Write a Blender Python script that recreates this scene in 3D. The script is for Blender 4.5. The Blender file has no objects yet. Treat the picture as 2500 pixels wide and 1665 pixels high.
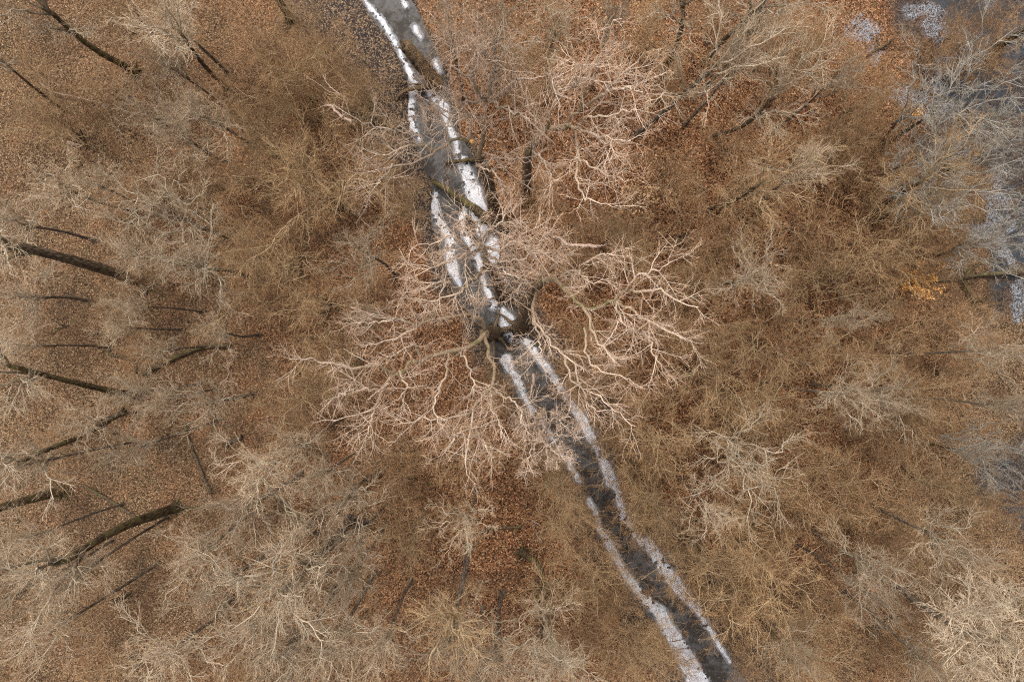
import bpy, math, random
import numpy as np

# ------------------------------------------------------------------ camera
H = 60.0                      # drone height over the forest floor (m)
WPX = 2500.0                  # photo width used for reading positions
FOC = 24.0
MPP = H*36.0/FOC/WPX          # metres per photo pixel on the ground
C = bpy.context.scene.collection
scn = bpy.context.scene
scn.render.resolution_x = 1024; scn.render.resolution_y = 681
cam = bpy.data.objects.new('camera', bpy.data.cameras.new('camera'))
C.objects.link(cam); scn.camera = cam
cam.location = (0, 0, H); cam.rotation_euler = (0, 0, 0)
cam.data.lens = FOC; cam.data.sensor_width = 36; cam.data.clip_end = 2000

# ------------------------------------------------------------------ sky and sun (overcast)
SUN_EL, SUN_ROT = math.radians(58), math.radians(300)
w = bpy.data.worlds.new('World'); scn.world = w; w.use_nodes = True
nt = w.node_tree; bg = nt.nodes['Background']
sky = nt.nodes.new('ShaderNodeTexSky'); sky.sky_type = 'NISHITA'; sky.sun_disc = False
sky.sun_elevation = SUN_EL; sky.sun_rotation = SUN_ROT; sky.air_density = 1.0; sky.dust_density = 6.0
hs = nt.nodes.new('ShaderNodeHueSaturation'); hs.inputs['Saturation'].default_value = 0.35
nt.links.new(sky.outputs[0], hs.inputs['Color']); nt.links.new(hs.outputs[0], bg.inputs[0])
bg.inputs[1].default_value = 0.13
sl = bpy.data.lights.new('sun', 'SUN'); sl.energy = 1.5; sl.angle = math.radians(12); sl.color = (1.0, .95, .88)
so = bpy.data.objects.new('sun', sl); C.objects.link(so)
so.rotation_euler = (math.pi/2 - SUN_EL, 0, math.radians(150)); so.location = (0, 0, 80)
scn.view_settings.view_transform = 'Standard'; scn.view_settings.look = 'None'
scn.view_settings.exposure = 0.66; scn.view_settings.gamma = 1.0

scn.cycles.use_denoising = False          # keep the fine twigs and a photographic grain
scn.cycles.filter_width = 1.15; scn.cycles.max_bounces = 5; scn.cycles.diffuse_bounces = 3

rng = np.random.default_rng(7)
R = math.radians

def P(px, py, z=0.0):
    """point at height z that stands under photo position px, py"""
    k = MPP*(H-z)/H
    return np.array([(px-1250)*k, (832.5-py)*k, z])

def base_of(px, py, z, lean=0.0):
    """ground point under a crown that shows at px, py with its middle at height z"""
    p = P(px, py, z); return np.array([p[0], p[1], 0.0])

# ------------------------------------------------------------------ mesh helpers
class MB:
    def __init__(s): s.v = []; s.f4 = []; s.f3 = []; s.a = []; s.n = 0
    def add(s, v, f4=None, f3=None, a=None):
        v = np.asarray(v, float).reshape(-1, 3)
        s.v.append(v)
        if f4 is not None and len(f4): s.f4.append(np.asarray(f4).reshape(-1, 4)+s.n)
        if f3 is not None and len(f3): s.f3.append(np.asarray(f3).reshape(-1, 3)+s.n)
        s.a.append(np.full(len(v), .0) if a is None else np.asarray(a, float).reshape(-1))
        s.n += len(v)
    def mesh(s, name, mat, smooth=True, attr='thick'):
        v = np.concatenate(s.v); a = np.concatenate(s.a)
        q = np.concatenate(s.f4) if s.f4 else np.zeros((0, 4), int)
        t = np.concatenate(s.f3) if s.f3 else np.zeros((0, 3), int)
        me = bpy.data.meshes.new(name)
        me.vertices.add(len(v)); me.vertices.foreach_set('co', v.astype(np.float32).ravel())
        nl = 4*len(q)+3*len(t)
        me.loops.add(nl); me.loops.foreach_set('vertex_index', np.concatenate([q.ravel(), t.ravel()]).astype(np.int32))
        me.polygons.add(len(q)+len(t))
        st = np.concatenate([np.arange(len(q))*4, 4*len(q)+np.arange(len(t))*3]).astype(np.int32)
        me.polygons.foreach_set('loop_start', st)
        if smooth: me.polygons.foreach_set('use_smooth', np.ones(len(q)+len(t), bool))
        me.update(calc_edges=True)
        at = me.attributes.new(attr, 'FLOAT', 'POINT'); at.data.foreach_set('value', a.astype(np.float32))
        me.materials.append(mat)
        return me
    def build(s, name, mat, parent=None, smooth=True):
        o = bpy.data.objects.new(name, s.mesh(name, mat, smooth)); C.objects.link(o)
        if parent is not None: o.parent = parent
        return o

def nrm(v): return v/np.maximum(np.linalg.norm(v, axis=-1, keepdims=True), 1e-9)

def tubes(mb, pts, rad, sides=3, rough=0.0, caps=False):
    """pts (N,K,3), rad (N,K): tapered tubes"""
    N, K, _ = pts.shape
    T = np.empty_like(pts); T[:, 1:-1] = pts[:, 2:]-pts[:, :-2]; T[:, 0] = pts[:, 1]-pts[:, 0]; T[:, -1] = pts[:, -1]-pts[:, -2]
    T = nrm(T)
    ref = nrm(rng.normal(size=(N, 1, 3))); md = nrm(T.mean(axis=1, keepdims=True))
    ref = ref-md*(ref*md).sum(-1, keepdims=True); ref = nrm(ref)
    U = nrm(ref-T*(ref*T).sum(-1, keepdims=True)); V = np.cross(T, U)
    ang = np.arange(sides)*2*math.pi/sides
    rr = rad[:, :, None]*np.ones(sides)
    if rough: rr = rr*(1+rough*rng.normal(size=(N, K, sides)).clip(-2, 2)+rough*1.2*np.sin(ang*3+rng.random()*6))
    v = pts[:, :, None, :]+rr[..., None]*(np.cos(ang)[None, None, :, None]*U[:, :, None, :]+np.sin(ang)[None, None, :, None]*V[:, :, None, :])
    idx = np.arange(N*K*sides).reshape(N, K, sides)
    a = idx[:, :-1]; b = idx[:, 1:]
    f = np.stack([a, np.roll(a, -1, 2), np.roll(b, -1, 2), b], -1).reshape(-1, 4)
    vv = v.reshape(-1, 3); at = np.repeat(rad.reshape(-1), sides)
    f3 = []
    if caps:
        ex = []; n0 = len(vv)
        for i in range(N):
            for k, s_ in ((0, -1), (K-1, 1)):
                c = n0+len(ex); ex.append(pts[i, k]-T[i, k]*s_*rad[i, k]*.25)
                ring = idx[i, k]
                for j in range(sides):
                    f3.append([ring[j], ring[(j+1) % sides], c] if s_ > 0 else [ring[(j+1) % sides], ring[j], c])
        vv = np.concatenate([vv, np.array(ex)]); at = np.concatenate([at, np.full(len(ex), .3)])
    mb.add(vv, f, f3 if f3 else None, at)

def walk(p, d, L, npts, wig, trop):
    """random walk branches, vectorised"""
    N = len(p); out = np.empty((N, npts, 3)); out[:, 0] = p
    st = (L/(npts-1))[:, None]; m = nrm(rng.normal(size=(N, 3)))*wig*.5
    for k in range(1, npts):
        m = -.35*m+wig*rng.normal(size=(N, 3))*.7
        d = nrm(d+m+np.array([0, 0, trop]))
        out[:, k] = out[:, k-1]+d*st
    return out

def spawn(pts, rad, n, t0, t1, ang, lf, up=0.0):
    """children starts along parents; returns pos, dir, parent radius, t"""
    N, K, _ = pts.shape
    t = t0+(t1-t0)*((np.arange(n)[None, :]+rng.random((N, n)))/n)
    x = t*(K-1); i = np.minimum(x.astype(int), K-2); f = (x-i)[..., None]
    r = np.arange(N)[:, None]
    a = pts[r, i]; b = pts[r, i+1]; pos = a*(1-f)+b*f; T = nrm(b-a)
    rr = rad[r, i]*(1-f[..., 0])+rad[r, i+1]*f[..., 0]
    q = rng.normal(size=pos.shape); q = nrm(q-T*(q*T).sum(-1, keepdims=True))
    an = np.radians(ang*(0.65+.7*rng.random((N, n))))[..., None]
    d = nrm(np.cos(an)*T+np.sin(an)*q+np.array([0, 0, up]))
    Lc = lf*(1.15-.65*t)*(.55+.9*rng.random((N, n)))
    return pos.reshape(-1, 3), d.reshape(-1, 3), rr.reshape(-1), Lc.reshape(-1)

def lin(r0, r1, K, p=1.0):
    t = np.linspace(0, 1, K)[None, :]**p
    return r0[:, None]*(1-t)+r1*t

def crown_levels(mb, pts, rad, levels, sides0=6):
    tubes(mb, pts, rad, sides0)
    for (n, t0, lf, ang, K, wig, trop, r, rt) in levels:
        p, d, rr, L = spawn(pts, rad, n, t0, 1.0, ang, lf, trop)
        q = walk(p, d, L, K, wig, trop)
        r0 = np.minimum(rr*.85, r*(.7+.6*rng.random(len(rr))))
        ra = lin(r0, rt, K)
        tubes(mb, q, ra, 3 if r < .05 else 4)
        pts, rad = q, ra

def polyline(pp, K, jit=0.0):
    """resample (catmull) list of 3d points to K points"""
    pp = np.array(pp, float); n = len(pp)
    if n == 2: t = np.linspace(0, 1, K)[:, None]; o = pp[0]*(1-t)+pp[1]*t
    else:
        e = np.vstack([2*pp[0]-pp[1], pp, 2*pp[-1]-pp[-2]])
        s = np.concatenate([[0], np.cumsum(np.linalg.norm(np.diff(pp, axis=0), axis=1))]); u = np.linspace(0, s[-1], K)
        i = np.clip(np.searchsorted(s, u, side='right')-1, 0, n-2); t = ((u-s[i])/(s[i+1]-s[i]))[:, None]
        a, b, c, d = e[i], e[i+1], e[i+2], e[i+3]
        o = .5*((2*b)+(-a+c)*t+(2*a-5*b+4*c-d)*t*t+(-a+3*b-3*c+d)*t**3)
    if jit:
        j = rng.normal(size=(K, 3))*jit; j[0] = 0; j[-1] = 0; o = o+j
    return o

# ------------------------------------------------------------------ materials
def mat(name):
    m = bpy.data.materials.new(name); m.use_nodes = True
    n = m.node_tree; return m, n, n.nodes['Principled BSDF']
def node(n, typ, **kw):
    x = n.nodes.new(typ)
    for k, v in kw.items():
        if k in x.inputs: x.inputs[k].default_value = v
        else: setattr(x, k, v)
    return x
def ramp(n, fac, stops, interp='LINEAR'):
    r = n.nodes.new('ShaderNodeValToRGB'); r.color_ramp.interpolation = interp
    el = r.color_ramp.elements
    while len(el) < len(stops): el.new(.5)
    for e, (p, c) in zip(el, stops): e.position = p; e.color = (*c, 1)
    n.links.new(fac, r.inputs[0]); return r.outputs[0]
def mix(n, f, a, b):
    m = n.nodes.new('ShaderNodeMix'); m.data_type = 'RGBA'
    if isinstance(f, float): m.inputs[0].default_value = f
    else: n.links.new(f, m.inputs[0])
    for i, c in ((6, a), (7, b)):
        if isinstance(c, tuple): m.inputs[i].default_value = (*c, 1)
        else: n.links.new(c, m.inputs[i])
    return m.outputs[2]
def math_(n, op, a, b=None, c=None):
    m = n.nodes.new('ShaderNodeMath'); m.operation = op
    for i, x in enumerate((a, b, c)):
        if x is None: continue
        if isinstance(x, (int, float)): m.inputs[i].default_value = x
        else: n.links.new(x, m.inputs[i])
    return m.outputs[0]
def smooth_(n, x, a, b):
    m = n.nodes.new('ShaderNodeMapRange'); m.interpolation_type = 'SMOOTHSTEP'
    n.links.new(x, m.inputs[0]); m.inputs[1].default_value = a; m.inputs[2].default_value = b
    return m.outputs[0]
def attr(n, name):
    a = n.nodes.new('ShaderNodeAttribute'); a.attribute_name = name; return a.outputs['Fac']
def noise(n, scale, detail=3, vec=None, rough=.6):
    x = n.nodes.new('ShaderNodeTexNoise'); x.inputs['Scale'].default_value = scale; x.inputs['Detail'].default_value = detail
    x.inputs['Roughness'].default_value = rough
    if vec is not None: n.links.new(vec, x.inputs['Vector'])
    return x.outputs['Fac']
def coord(n): return n.nodes.new('ShaderNodeTexCoord').outputs['Object']

def wood(name, twig, thick, moss, mossamt=.5, vary=.25):
    """bark whose fine twigs are pale and whose thick limbs are darker, with moss patches"""
    m, n, b = mat(name)
    co = coord(n)
    tk = attr(n, 'thick'); f = smooth_(n, tk, .026, .11)
    ms = smooth_(n, noise(n, 1.3, 4, co), .62-.25*mossamt, .72-.2*mossamt)
    fine = noise(n, 9, 4, co)
    th = mix(n, ms, thick, moss)
    tw = mix(n, smooth_(n, noise(n, .9, 2, co), .3, .75), twig, tuple(c*.6 for c in twig))
    tw = mix(n, smooth_(n, tk, .005, .014), tuple(c*k_ for c, k_ in zip(twig, (.80, .67, .55))), tw)     # last year's shoots are browner
    col = mix(n, f, tw, th)
    col = mix(n, smooth_(n, fine, .35, .75), col, mix(n, .5, col, (.05, .03, .018)))
    oi = n.nodes.new('ShaderNodeObjectInfo')
    h = node(n, 'ShaderNodeHueSaturation'); n.links.new(col, h.inputs['Color'])
    mr = n.nodes.new('ShaderNodeMapRange'); n.links.new(oi.outputs['Random'], mr.inputs[0]); mr.inputs[3].default_value = 1-vary; mr.inputs[4].default_value = 1+vary
    n.links.new(mr.outputs[0], h.inputs['Value'])
    n.links.new(h.outputs[0], b.inputs['Base Color'])
    b.inputs['Roughness'].default_value = .9
    b.inputs['Specular IOR Level'].default_value = .15
    return m

def bark(name, dark, light, moss, mossamt=.5, ridge=14):
    """trunk bark with furrows running along the stem"""
    m, n, b = mat(name)
    co = coord(n)
    mp = n.nodes.new('ShaderNodeMapping'); n.links.new(co, mp.inputs[0]); mp.inputs['Scale'].default_value = (1, 1, .18)
    v = n.nodes.new('ShaderNodeTexVoronoi'); v.inputs['Scale'].default_value = ridge; n.links.new(mp.outputs[0], v.inputs['Vector'])
    nz = noise(n, ridge*1.3, 5, mp.outputs[0])
    hgt = math_(n, 'ADD', math_(n, 'MULTIPLY', v.outputs['Distance'], .9), math_(n, 'MULTIPLY', nz, .6))
    col = ramp(n, hgt, [(.2, light), (.75, dark), (1, tuple(c*.5 for c in dark))])
    ms = smooth_(n, noise(n, .9, 4, co), .66-.3*mossamt, .78-.25*mossamt)
    col = mix(n, ms, col, mix(n, nz, moss, tuple(c*.4 for c in moss)))
    n.links.new(col, b.inputs['Base Color'])
    bp = node(n, 'ShaderNodeBump', Strength=.8, Distance=.06); bp.invert = True
    n.links.new(hgt, bp.inputs['Height']); n.links.new(bp.outputs[0], b.inputs['Normal'])
    b.inputs['Roughness'].default_value = .95; b.inputs['Specular IOR Level'].default_value = .1
    return m

M = {}
M['oak'] = wood('oak_twigs', (.80, .62, .475), (.30, .22, .14), (.17, .15, .06), .35)
M['grey'] = wood('grey_twigs', (.66, .54, .39), (.25, .19, .125), (.10, .10, .04), .5)
M['olive'] = wood('olive_twigs', (.53, .385, .225), (.17, .11, .055), (.09, .09, .03), .6)
M['brown'] = wood('brown_twigs', (.50, .345, .205), (.17, .10, .055), (.10, .08, .04), .3)
M['pond'] = wood('marsh_twigs', (.50, .48, .42), (.12, .11, .07), (.09, .10, .04), .7)
M['oakbark'] = bark('oak_bark', (.13, .09, .055), (.38, .275, .18), (.22, .18, .09), .25, 10)
M['darkbark'] = bark('dark_bark', (.10, .072, .048), (.28, .205, .14), (.15, .13, .06), .5, 10)
M['greybark'] = bark('grey_bark', (.14, .105, .078), (.36, .29, .22), (.18, .15, .075), .35, 10)
M['mosslog'] = bark('mossy_log', (.075, .052, .03), (.23, .165, .10), (.16, .13, .055), .65, 10)
M['paleWood'] = bark('bare_wood', (.45, .32, .24), (.72, .56, .45), (.5, .36, .25), 0, 20)
M['rotten'] = bark('rotten_wood', (.14, .09, .05), (.38, .27, .17), (.24, .18, .09), .4)

# ------------------------------------------------------------------ tags and labels
def tag(o, label, cat, group=None, kind=None):
    if kind: o['kind'] = kind
    if label: o['label'] = label
    if cat: o['category'] = cat
    if group: o['group'] = group
    return o
def empty(name, loc, rz=0):
    o = bpy.data.objects.new(name, None); C.objects.link(o); o.location = tuple(loc); o.rotation_euler = (0, 0, rz)
    o.empty_display_size = .3
    return o
# ------------------------------------------------------------------ stream banks (read off the photo)
LE = [(850, -90), (890, 0), (905, 20), (940, 55), (970, 105), (990, 160), (1003, 205), (1000, 235), (998, 260), (1001, 300), (1016, 335), (1040, 400), (1058, 450),
      (1057, 480), (1052, 520), (1066, 555), (1078, 590), (1092, 640), (1108, 680), (1145, 740), (1175, 790), (1195, 840), (1222, 890), (1255, 935),
      (1283, 985), (1308, 1020), (1335, 1062), (1378, 1117), (1400, 1160), (1434, 1216), (1458, 1290), (1476, 1322), (1508, 1386), (1545, 1435),
      (1590, 1485), (1615, 1530), (1638, 1575), (1660, 1634), (1667, 1665), (1700, 1760)]
RE = [(950, -90), (995, 0), (1022, 50), (1038, 95), (1062, 140), (1076, 170), (1088, 215), (1096, 250), (1098, 285), (1104, 310), (1116, 345), (1130, 380),
      (1152, 400), (1164, 440), (1180, 480), (1188, 520), (1200, 555), (1213, 590), (1216, 625), (1188, 660), (1190, 690), (1206, 715), (1230, 745), (1262, 775),
      (1272, 810), (1292, 835), (1315, 865), (1340, 900), (1372, 945), (1402, 990), (1432, 1018), (1455, 1055), (1480, 1100), (1510, 1165), (1516, 1200),
      (1530, 1240), (1550, 1292), (1590, 1325), (1620, 1360), (1660, 1410), (1695, 1465), (1718, 1500), (1750, 1556), (1785, 1615), (1805, 1665), (1860, 1760)]
def ground_xy(l): return np.array([P(x, y, 0)[:2] for x, y in l])
def resamp(p, n):
    s = np.concatenate([[0], np.cumsum(np.linalg.norm(np.diff(p, axis=0), axis=1))]); u = np.linspace(0, s[-1], n)
    return np.stack([np.interp(u, s, p[:, 0]), np.interp(u, s, p[:, 1])], 1)
Lb, Rb = resamp(ground_xy(LE), 140), resamp(ground_xy(RE), 140)
CL = (Lb+Rb)/2; HW = np.linalg.norm(Rb-Lb, axis=1)/2*.97
def stream_sd(x, y):
    """distance from the waterline (negative in the channel) and side"""
    best = np.full(x.shape, 1e9)
    for i in range(len(CL)-1):
        a, b = CL[i], CL[i+1]; d = b-a; L2 = (d**2).sum()
        t = np.clip(((x-a[0])*d[0]+(y-a[1])*d[1])/L2, 0, 1)
        ds = np.hypot(x-a[0]-t*d[0], y-a[1]-t*d[1])-(HW[i]*(1-t)+HW[i+1]*t)
        best = np.minimum(best, ds)
    return best
# value noise
_tab = rng.random((256, 256))
def vnoise(x, y):
    xi = np.floor(x).astype(int); yi = np.floor(y).astype(int); fx = x-xi; fy = y-yi
    fx = fx*fx*(3-2*fx); fy = fy*fy*(3-2*fy); g = lambda a, b: _tab[a % 256, b % 256]
    return (g(xi, yi)*(1-fx)+g(xi+1, yi)*fx)*(1-fy)+(g(xi, yi+1)*(1-fx)+g(xi+1, yi+1)*fx)*fy
def fbm(x, y, o=4): return sum(vnoise(x*2**k+17*k, y*2**k+31*k)*.5**k for k in range(o))/(2-.5**(o-1))
def sst(x, a, b): t = np.clip((x-a)/(b-a), 0, 1); return t*t*(3-2*t)

def to_px(x, y): return x/MPP+1250, 832.5-y/MPP
def marsh_at(x, y):
    px, py = to_px(x, y)
    edge = np.interp(py, [-200, 0, 120, 200, 330, 420, 560, 700, 850, 980, 1080, 1200, 1300, 1400, 1800],
                     [2170, 2200, 2250, 2280, 2290, 2340, 2370, 2430, 2540, 2550, 2440, 2390, 2480, 2600, 2700])
    return sst(px-edge+(fbm(x*.35, y*.35)-.5)*300, -60, 110)
FROST = [(2110, 75, 38, 40), (2140, 130, 22, 28), (2260, 20, 40, 20), (2290, 60, 34, 34), (2330, 20, 30, 20), (2310, 190, 26, 60), (2330, 240, 40, 40), (2215, 235, 46, 26), (2250, 235, 26, 26),
         (2400, 90, 30, 26), (2440, 480, 34, 70), (2490, 730, 16, 60), (2300, 260, 26, 30), (2345, 360, 26, 26), (2470, 600, 28, 60), (2360, 90, 26, 26), (2420, 560, 50, 20)]
def frost_at(x, y):
    px, py = to_px(x, y); f = np.zeros_like(x)
    for cx, cy, rx, ry in FROST: f = np.maximum(f, 1-np.hypot((px-cx)/rx, (py-cy)/ry)*.62)
    return sst(f+(fbm(x*1.6, y*1.6)-.5)*.9, .25, .6)
def mud_at(x, y, sd):
    px, py = to_px(x, y)
    wleft = np.interp(py, [0, 60, 300, 420, 520, 620, 1665], [6.2, 6.4, 5.6, 3.0, 1.8, 1.4, 2.4])
    wright = np.interp(py, [0, 500, 620, 760, 900, 1100, 1400, 1665], [.6, .8, 2.2, 2.6, 3.0, 3.0, 3.0, 2.6])
    cx = np.interp(y, CL[::-1, 1], CL[::-1, 0]); wd = np.where(x < cx, wleft, wright)
    return 1-sst(sd+(fbm(x*.6, y*.6)-.5)*2.4, wd*.55, wd*1.25)
def height(x, y, sd):
    h = (fbm(x*.12+5, y*.12)-.5)*.5+(fbm(x*.9, y*.9)-.5)*.14
    mk = sst(np.abs(sd), 0, 3); h = h*(.3+.7*mk)
    h = h-.62*(1-sst(sd, -.35, .55))-.12*(1-sst(sd, .4, 2.5))
    ms = marsh_at(x, y); h = h-ms*(.30+.25*fbm(x*.5+9, y*.5))
    return h
WZ = -.38

# ------------------------------------------------------------------ ground
xs = np.concatenate([np.arange(-150, -49, 4.), np.arange(-49, 49.01, .2), np.arange(53, 151, 4.)])
ys = np.concatenate([np.arange(-150, -34, 4.), np.arange(-34, 34.01, .2), np.arange(38, 151, 4.)])
X, Y = np.meshgrid(xs, ys); X = X.ravel(); Y = Y.ravel()
SD = stream_sd(X, Y); Z = height(X, Y, SD)
nx, ny = len(xs), len(ys); ii = np.arange(nx*ny).reshape(ny, nx)
gf = np.stack([ii[:-1, :-1], ii[:-1, 1:], ii[1:, 1:], ii[1:, :-1]], -1).reshape(-1, 4)

def ground_material():
    m, n, b = mat('leaf_litter_ground'); co = coord(n)
    mud, frost, marsh, red = (attr(n, k) for k in ('mud', 'frost', 'marsh', 'red'))
    # warp so the cells are not regular
    nzc = n.nodes.new('ShaderNodeTexNoise'); nzc.inputs['Scale'].default_value = 5; n.links.new(co, nzc.inputs['Vector'])
    vm = n.nodes.new('ShaderNodeVectorMath'); vm.operation = 'MULTIPLY_ADD'; n.links.new(nzc.outputs['Color'], vm.inputs[0])
    vm.inputs[1].default_value = (.25, .25, .25); n.links.new(co, vm.inputs[2])
    def cells(scale):
        v = n.nodes.new('ShaderNodeTexVoronoi'); v.inputs['Scale'].default_value = scale; n.links.new(vm.outputs[0], v.inputs['Vector'])
        s = n.nodes.new('ShaderNodeSeparateColor'); n.links.new(v.outputs['Color'], s.inputs[0]); return s.outputs[0], s.outputs[1], v.outputs['Distance']
    r1, r2, d1 = cells(11); q1, q2, d2 = cells(15)
    leaf = ramp(n, r1, [(0, (.014, .007, .004)), (.22, (.04, .018, .009)), (.5, (.165, .070, .029)), (.75, (.275, .125, .055)), (.93, (.41, .22, .115)), (1, (.58, .37, .22))])
    leafd = ramp(n, q1, [(0, (.012, .007, .005)), (.3, (.05, .030, .015)), (.6, (.15, .092, .045)), (.85, (.26, .165, .092)), (1, (.46, .31, .19))])
    base = mix(n, smooth_(n, math_(n, 'ADD', math_(n, 'MULTIPLY', noise(n, .35, 4, co), .8), math_(n, 'MULTIPLY', red, .7)), .35, .85), leafd, leaf)
    big = noise(n, .16, 5, co, .65)
    base = mix(n, smooth_(n, big, .45, .72), base, mix(n, .5, base, (.03, .016, .010)))
    mo = smooth_(n, noise(n, .45, 6, co, .7), .60, .72)
    base = mix(n, mo, base, mix(n, .45, base, (.085, .068, .028)))
    dk = smooth_(n, noise(n, .8, 6, co, .75), .60, .70)
    base = mix(n, dk, base, mix(n, .6, base, (.022, .014, .010)))
    # dark wet soil with single leaves on it
    soil = mix(n, noise(n, 9, 4, co), (.018, .015, .015), (.060, .047, .042))
    keep = smooth_(n, math_(n, 'ADD', r2, math_(n, 'MULTIPLY', noise(n, .9, 3, co), .7)), .95, 1.0)
    muddy = mix(n, keep, soil, ramp(n, q2, [(0, (.10, .06, .035)), (1, (.36, .25, .16))]))
    col = mix(n, mud, base, muddy)
    mars = mix(n, smooth_(n, r2, .35, .7), (.022, .020, .022), (.085, .072, .066))
    col = mix(n, math_(n, 'MULTIPLY', marsh, .9), col, mars)
    fr = math_(n, 'MULTIPLY', frost, smooth_(n, math_(n, 'ADD', q1, math_(n, 'MULTIPLY', noise(n, 3, 3, co), .7)), .76, .98))
    col = mix(n, fr, col, (.27, .29, .32))
    n.links.new(col, b.inputs['Base Color'])
    bp = node(n, 'ShaderNodeBump', Strength=.9, Distance=.05)
    n.links.new(math_(n, 'ADD', math_(n, 'MULTIPLY', d1, .8), r2), bp.inputs['Height']); n.links.new(bp.outputs[0], b.inputs['Normal'])
    b.inputs['Roughness'].default_value = .92; b.inputs['Specular IOR Level'].default_value = .15
    return m
mb = MB(); mb.add(np.stack([X, Y, Z], 1), gf)
ground = mb.build('ground', ground_material()); tag(ground, None, None, kind='structure')
PX, PY = to_px(X, Y)
def gattr(name, val):
    a = ground.data.attributes.new(name, 'FLOAT', 'POINT'); a.data.foreach_set('value', val.astype(np.float32))
gattr('mud', mud_at(X, Y, SD)); gattr('frost', frost_at(X, Y)); gattr('marsh', marsh_at(X, Y))
redv = .25+.75*np.exp(-(((PX-1600)/620)**2+((PY-560)/650)**2))+.25*np.exp(-(((PX-1250)/300)**2+((PY-1400)/220)**2))-.35*sst(PX, 2100, 2450)-.18*(1-sst(PX, 100, 900))
gattr('red', redv)

# ------------------------------------------------------------------ stream, pond, ice
def water_material(name, a, c, rough):
    m, n, b = mat(name); co = coord(n)
    f = smooth_(n, noise(n, .55, 7, co, .75), .40, .60)
    col = mix(n, f, a, c)
    col = mix(n, smooth_(n, noise(n, 2.2, 6, co, .8), .5, .66), col, mix(n, .6, col, (.022, .016, .012)))
    col = mix(n, smooth_(n, noise(n, 11, 4, co), .58, .66), col, (.05, .034, .022))
    col = mix(n, smooth_(n, noise(n, 5, 5, co), .62, .70), col, mix(n, .5, col, (.22, .22, .23)))
    n.links.new(col, b.inputs['Base Color']); b.inputs['Roughness'].default_value = rough
    b.inputs['Specular IOR Level'].default_value = .2
    bp = node(n, 'ShaderNodeBump', Strength=.25, Distance=.02); n.links.new(noise(n, 6, 4, co), bp.inputs['Height']); n.links.new(bp.outputs[0], b.inputs['Normal'])
    return m
def strip(name, A, B, z, m, thick=0.0, kind='structure'):
    n_ = len(A); mb = MB()
    top = np.concatenate([np.c_[A, np.full(n_, z)], np.c_[B, np.full(n_, z)]])
    i = np.arange(n_-1); f = np.stack([i, i+n_, i+n_+1, i+1], 1)
    mb.add(top, f)
    if thick:
        bot = top-np.array([0, 0, thick]); mb.add(bot, f[:, ::-1])
        s1 = np.stack([i, i+1, i+1+2*n_, i+2*n_], 1); s2 = np.stack([i+n_, i+3*n_, i+3*n_+1, i+1+n_], 1)
        mb.f4 += [s1, s2, np.array([[0, 2*n_, 3*n_, n_], [n_-1, 2*n_-1, 4*n_-1, 3*n_-1]])]
    o = mb.build(name, m, smooth=False); 
    if kind: tag(o, None, None, kind=kind)
    return o
nv = nrm(Rb-Lb)
strip('stream_water', Lb-nv*.9, Rb+nv*.9, WZ, water_material('frozen_stream', (.100, .094, .090), (.032, .026, .021), .55))
mb = MB(); mb.add([(36, -33, -.40), (75, -33, -.40), (75, 45, -.40), (36, 45, -.40)], [[0, 1, 2, 3]])
pond = mb.build('pond_water', water_material('frozen_pond', (.040, .044, .052), (.018, .018, .02), .6), smooth=False); tag(pond, None, None, kind='structure')

GX, GY = np.meshgrid(np.arange(-16, 24, .07), np.arange(-33, 33, .07))
FI = np.full(GX.shape, -9.)
WARP = (fbm(GX*.9, GY*.9, 5)-.5)*.9; WARP2 = (fbm(GX*.9+50, GY*.9+50, 5)-.5)*.9
def ice(pts):
    """add a white shelf along pts (px, py, width px) to the ice field"""
    p = np.array([(*P(x, y, WZ)[:2], w_*MPP/2*.90) for x, y, w_ in pts])
    for a, b in zip(p[:-1], p[1:]):
        m = 1.6+max(a[2], b[2])
        x0, x1 = min(a[0], b[0])-m, max(a[0], b[0])+m; y0, y1 = min(a[1], b[1])-m, max(a[1], b[1])+m
        i0, i1 = np.searchsorted(GX[0], [x0, x1]); j0, j1 = np.searchsorted(GY[:, 0], [y0, y1])
        sl_ = (slice(j0, j1), slice(i0, i1)); gx = GX[sl_]+WARP[sl_]*.35; gy = GY[sl_]+WARP2[sl_]*.35
        if gx.size == 0: continue
        d = b[:2]-a[:2]; t = np.clip(((gx-a[0])*d[0]+(gy-a[1])*d[1])/max((d**2).sum(), 1e-6), 0, 1)
        f = a[2]+(b[2]-a[2])*t-np.hypot(gx-a[0]-t*d[0], gy-a[1]-t*d[1])
        FI[sl_] = np.maximum(FI[sl_], f)
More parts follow.
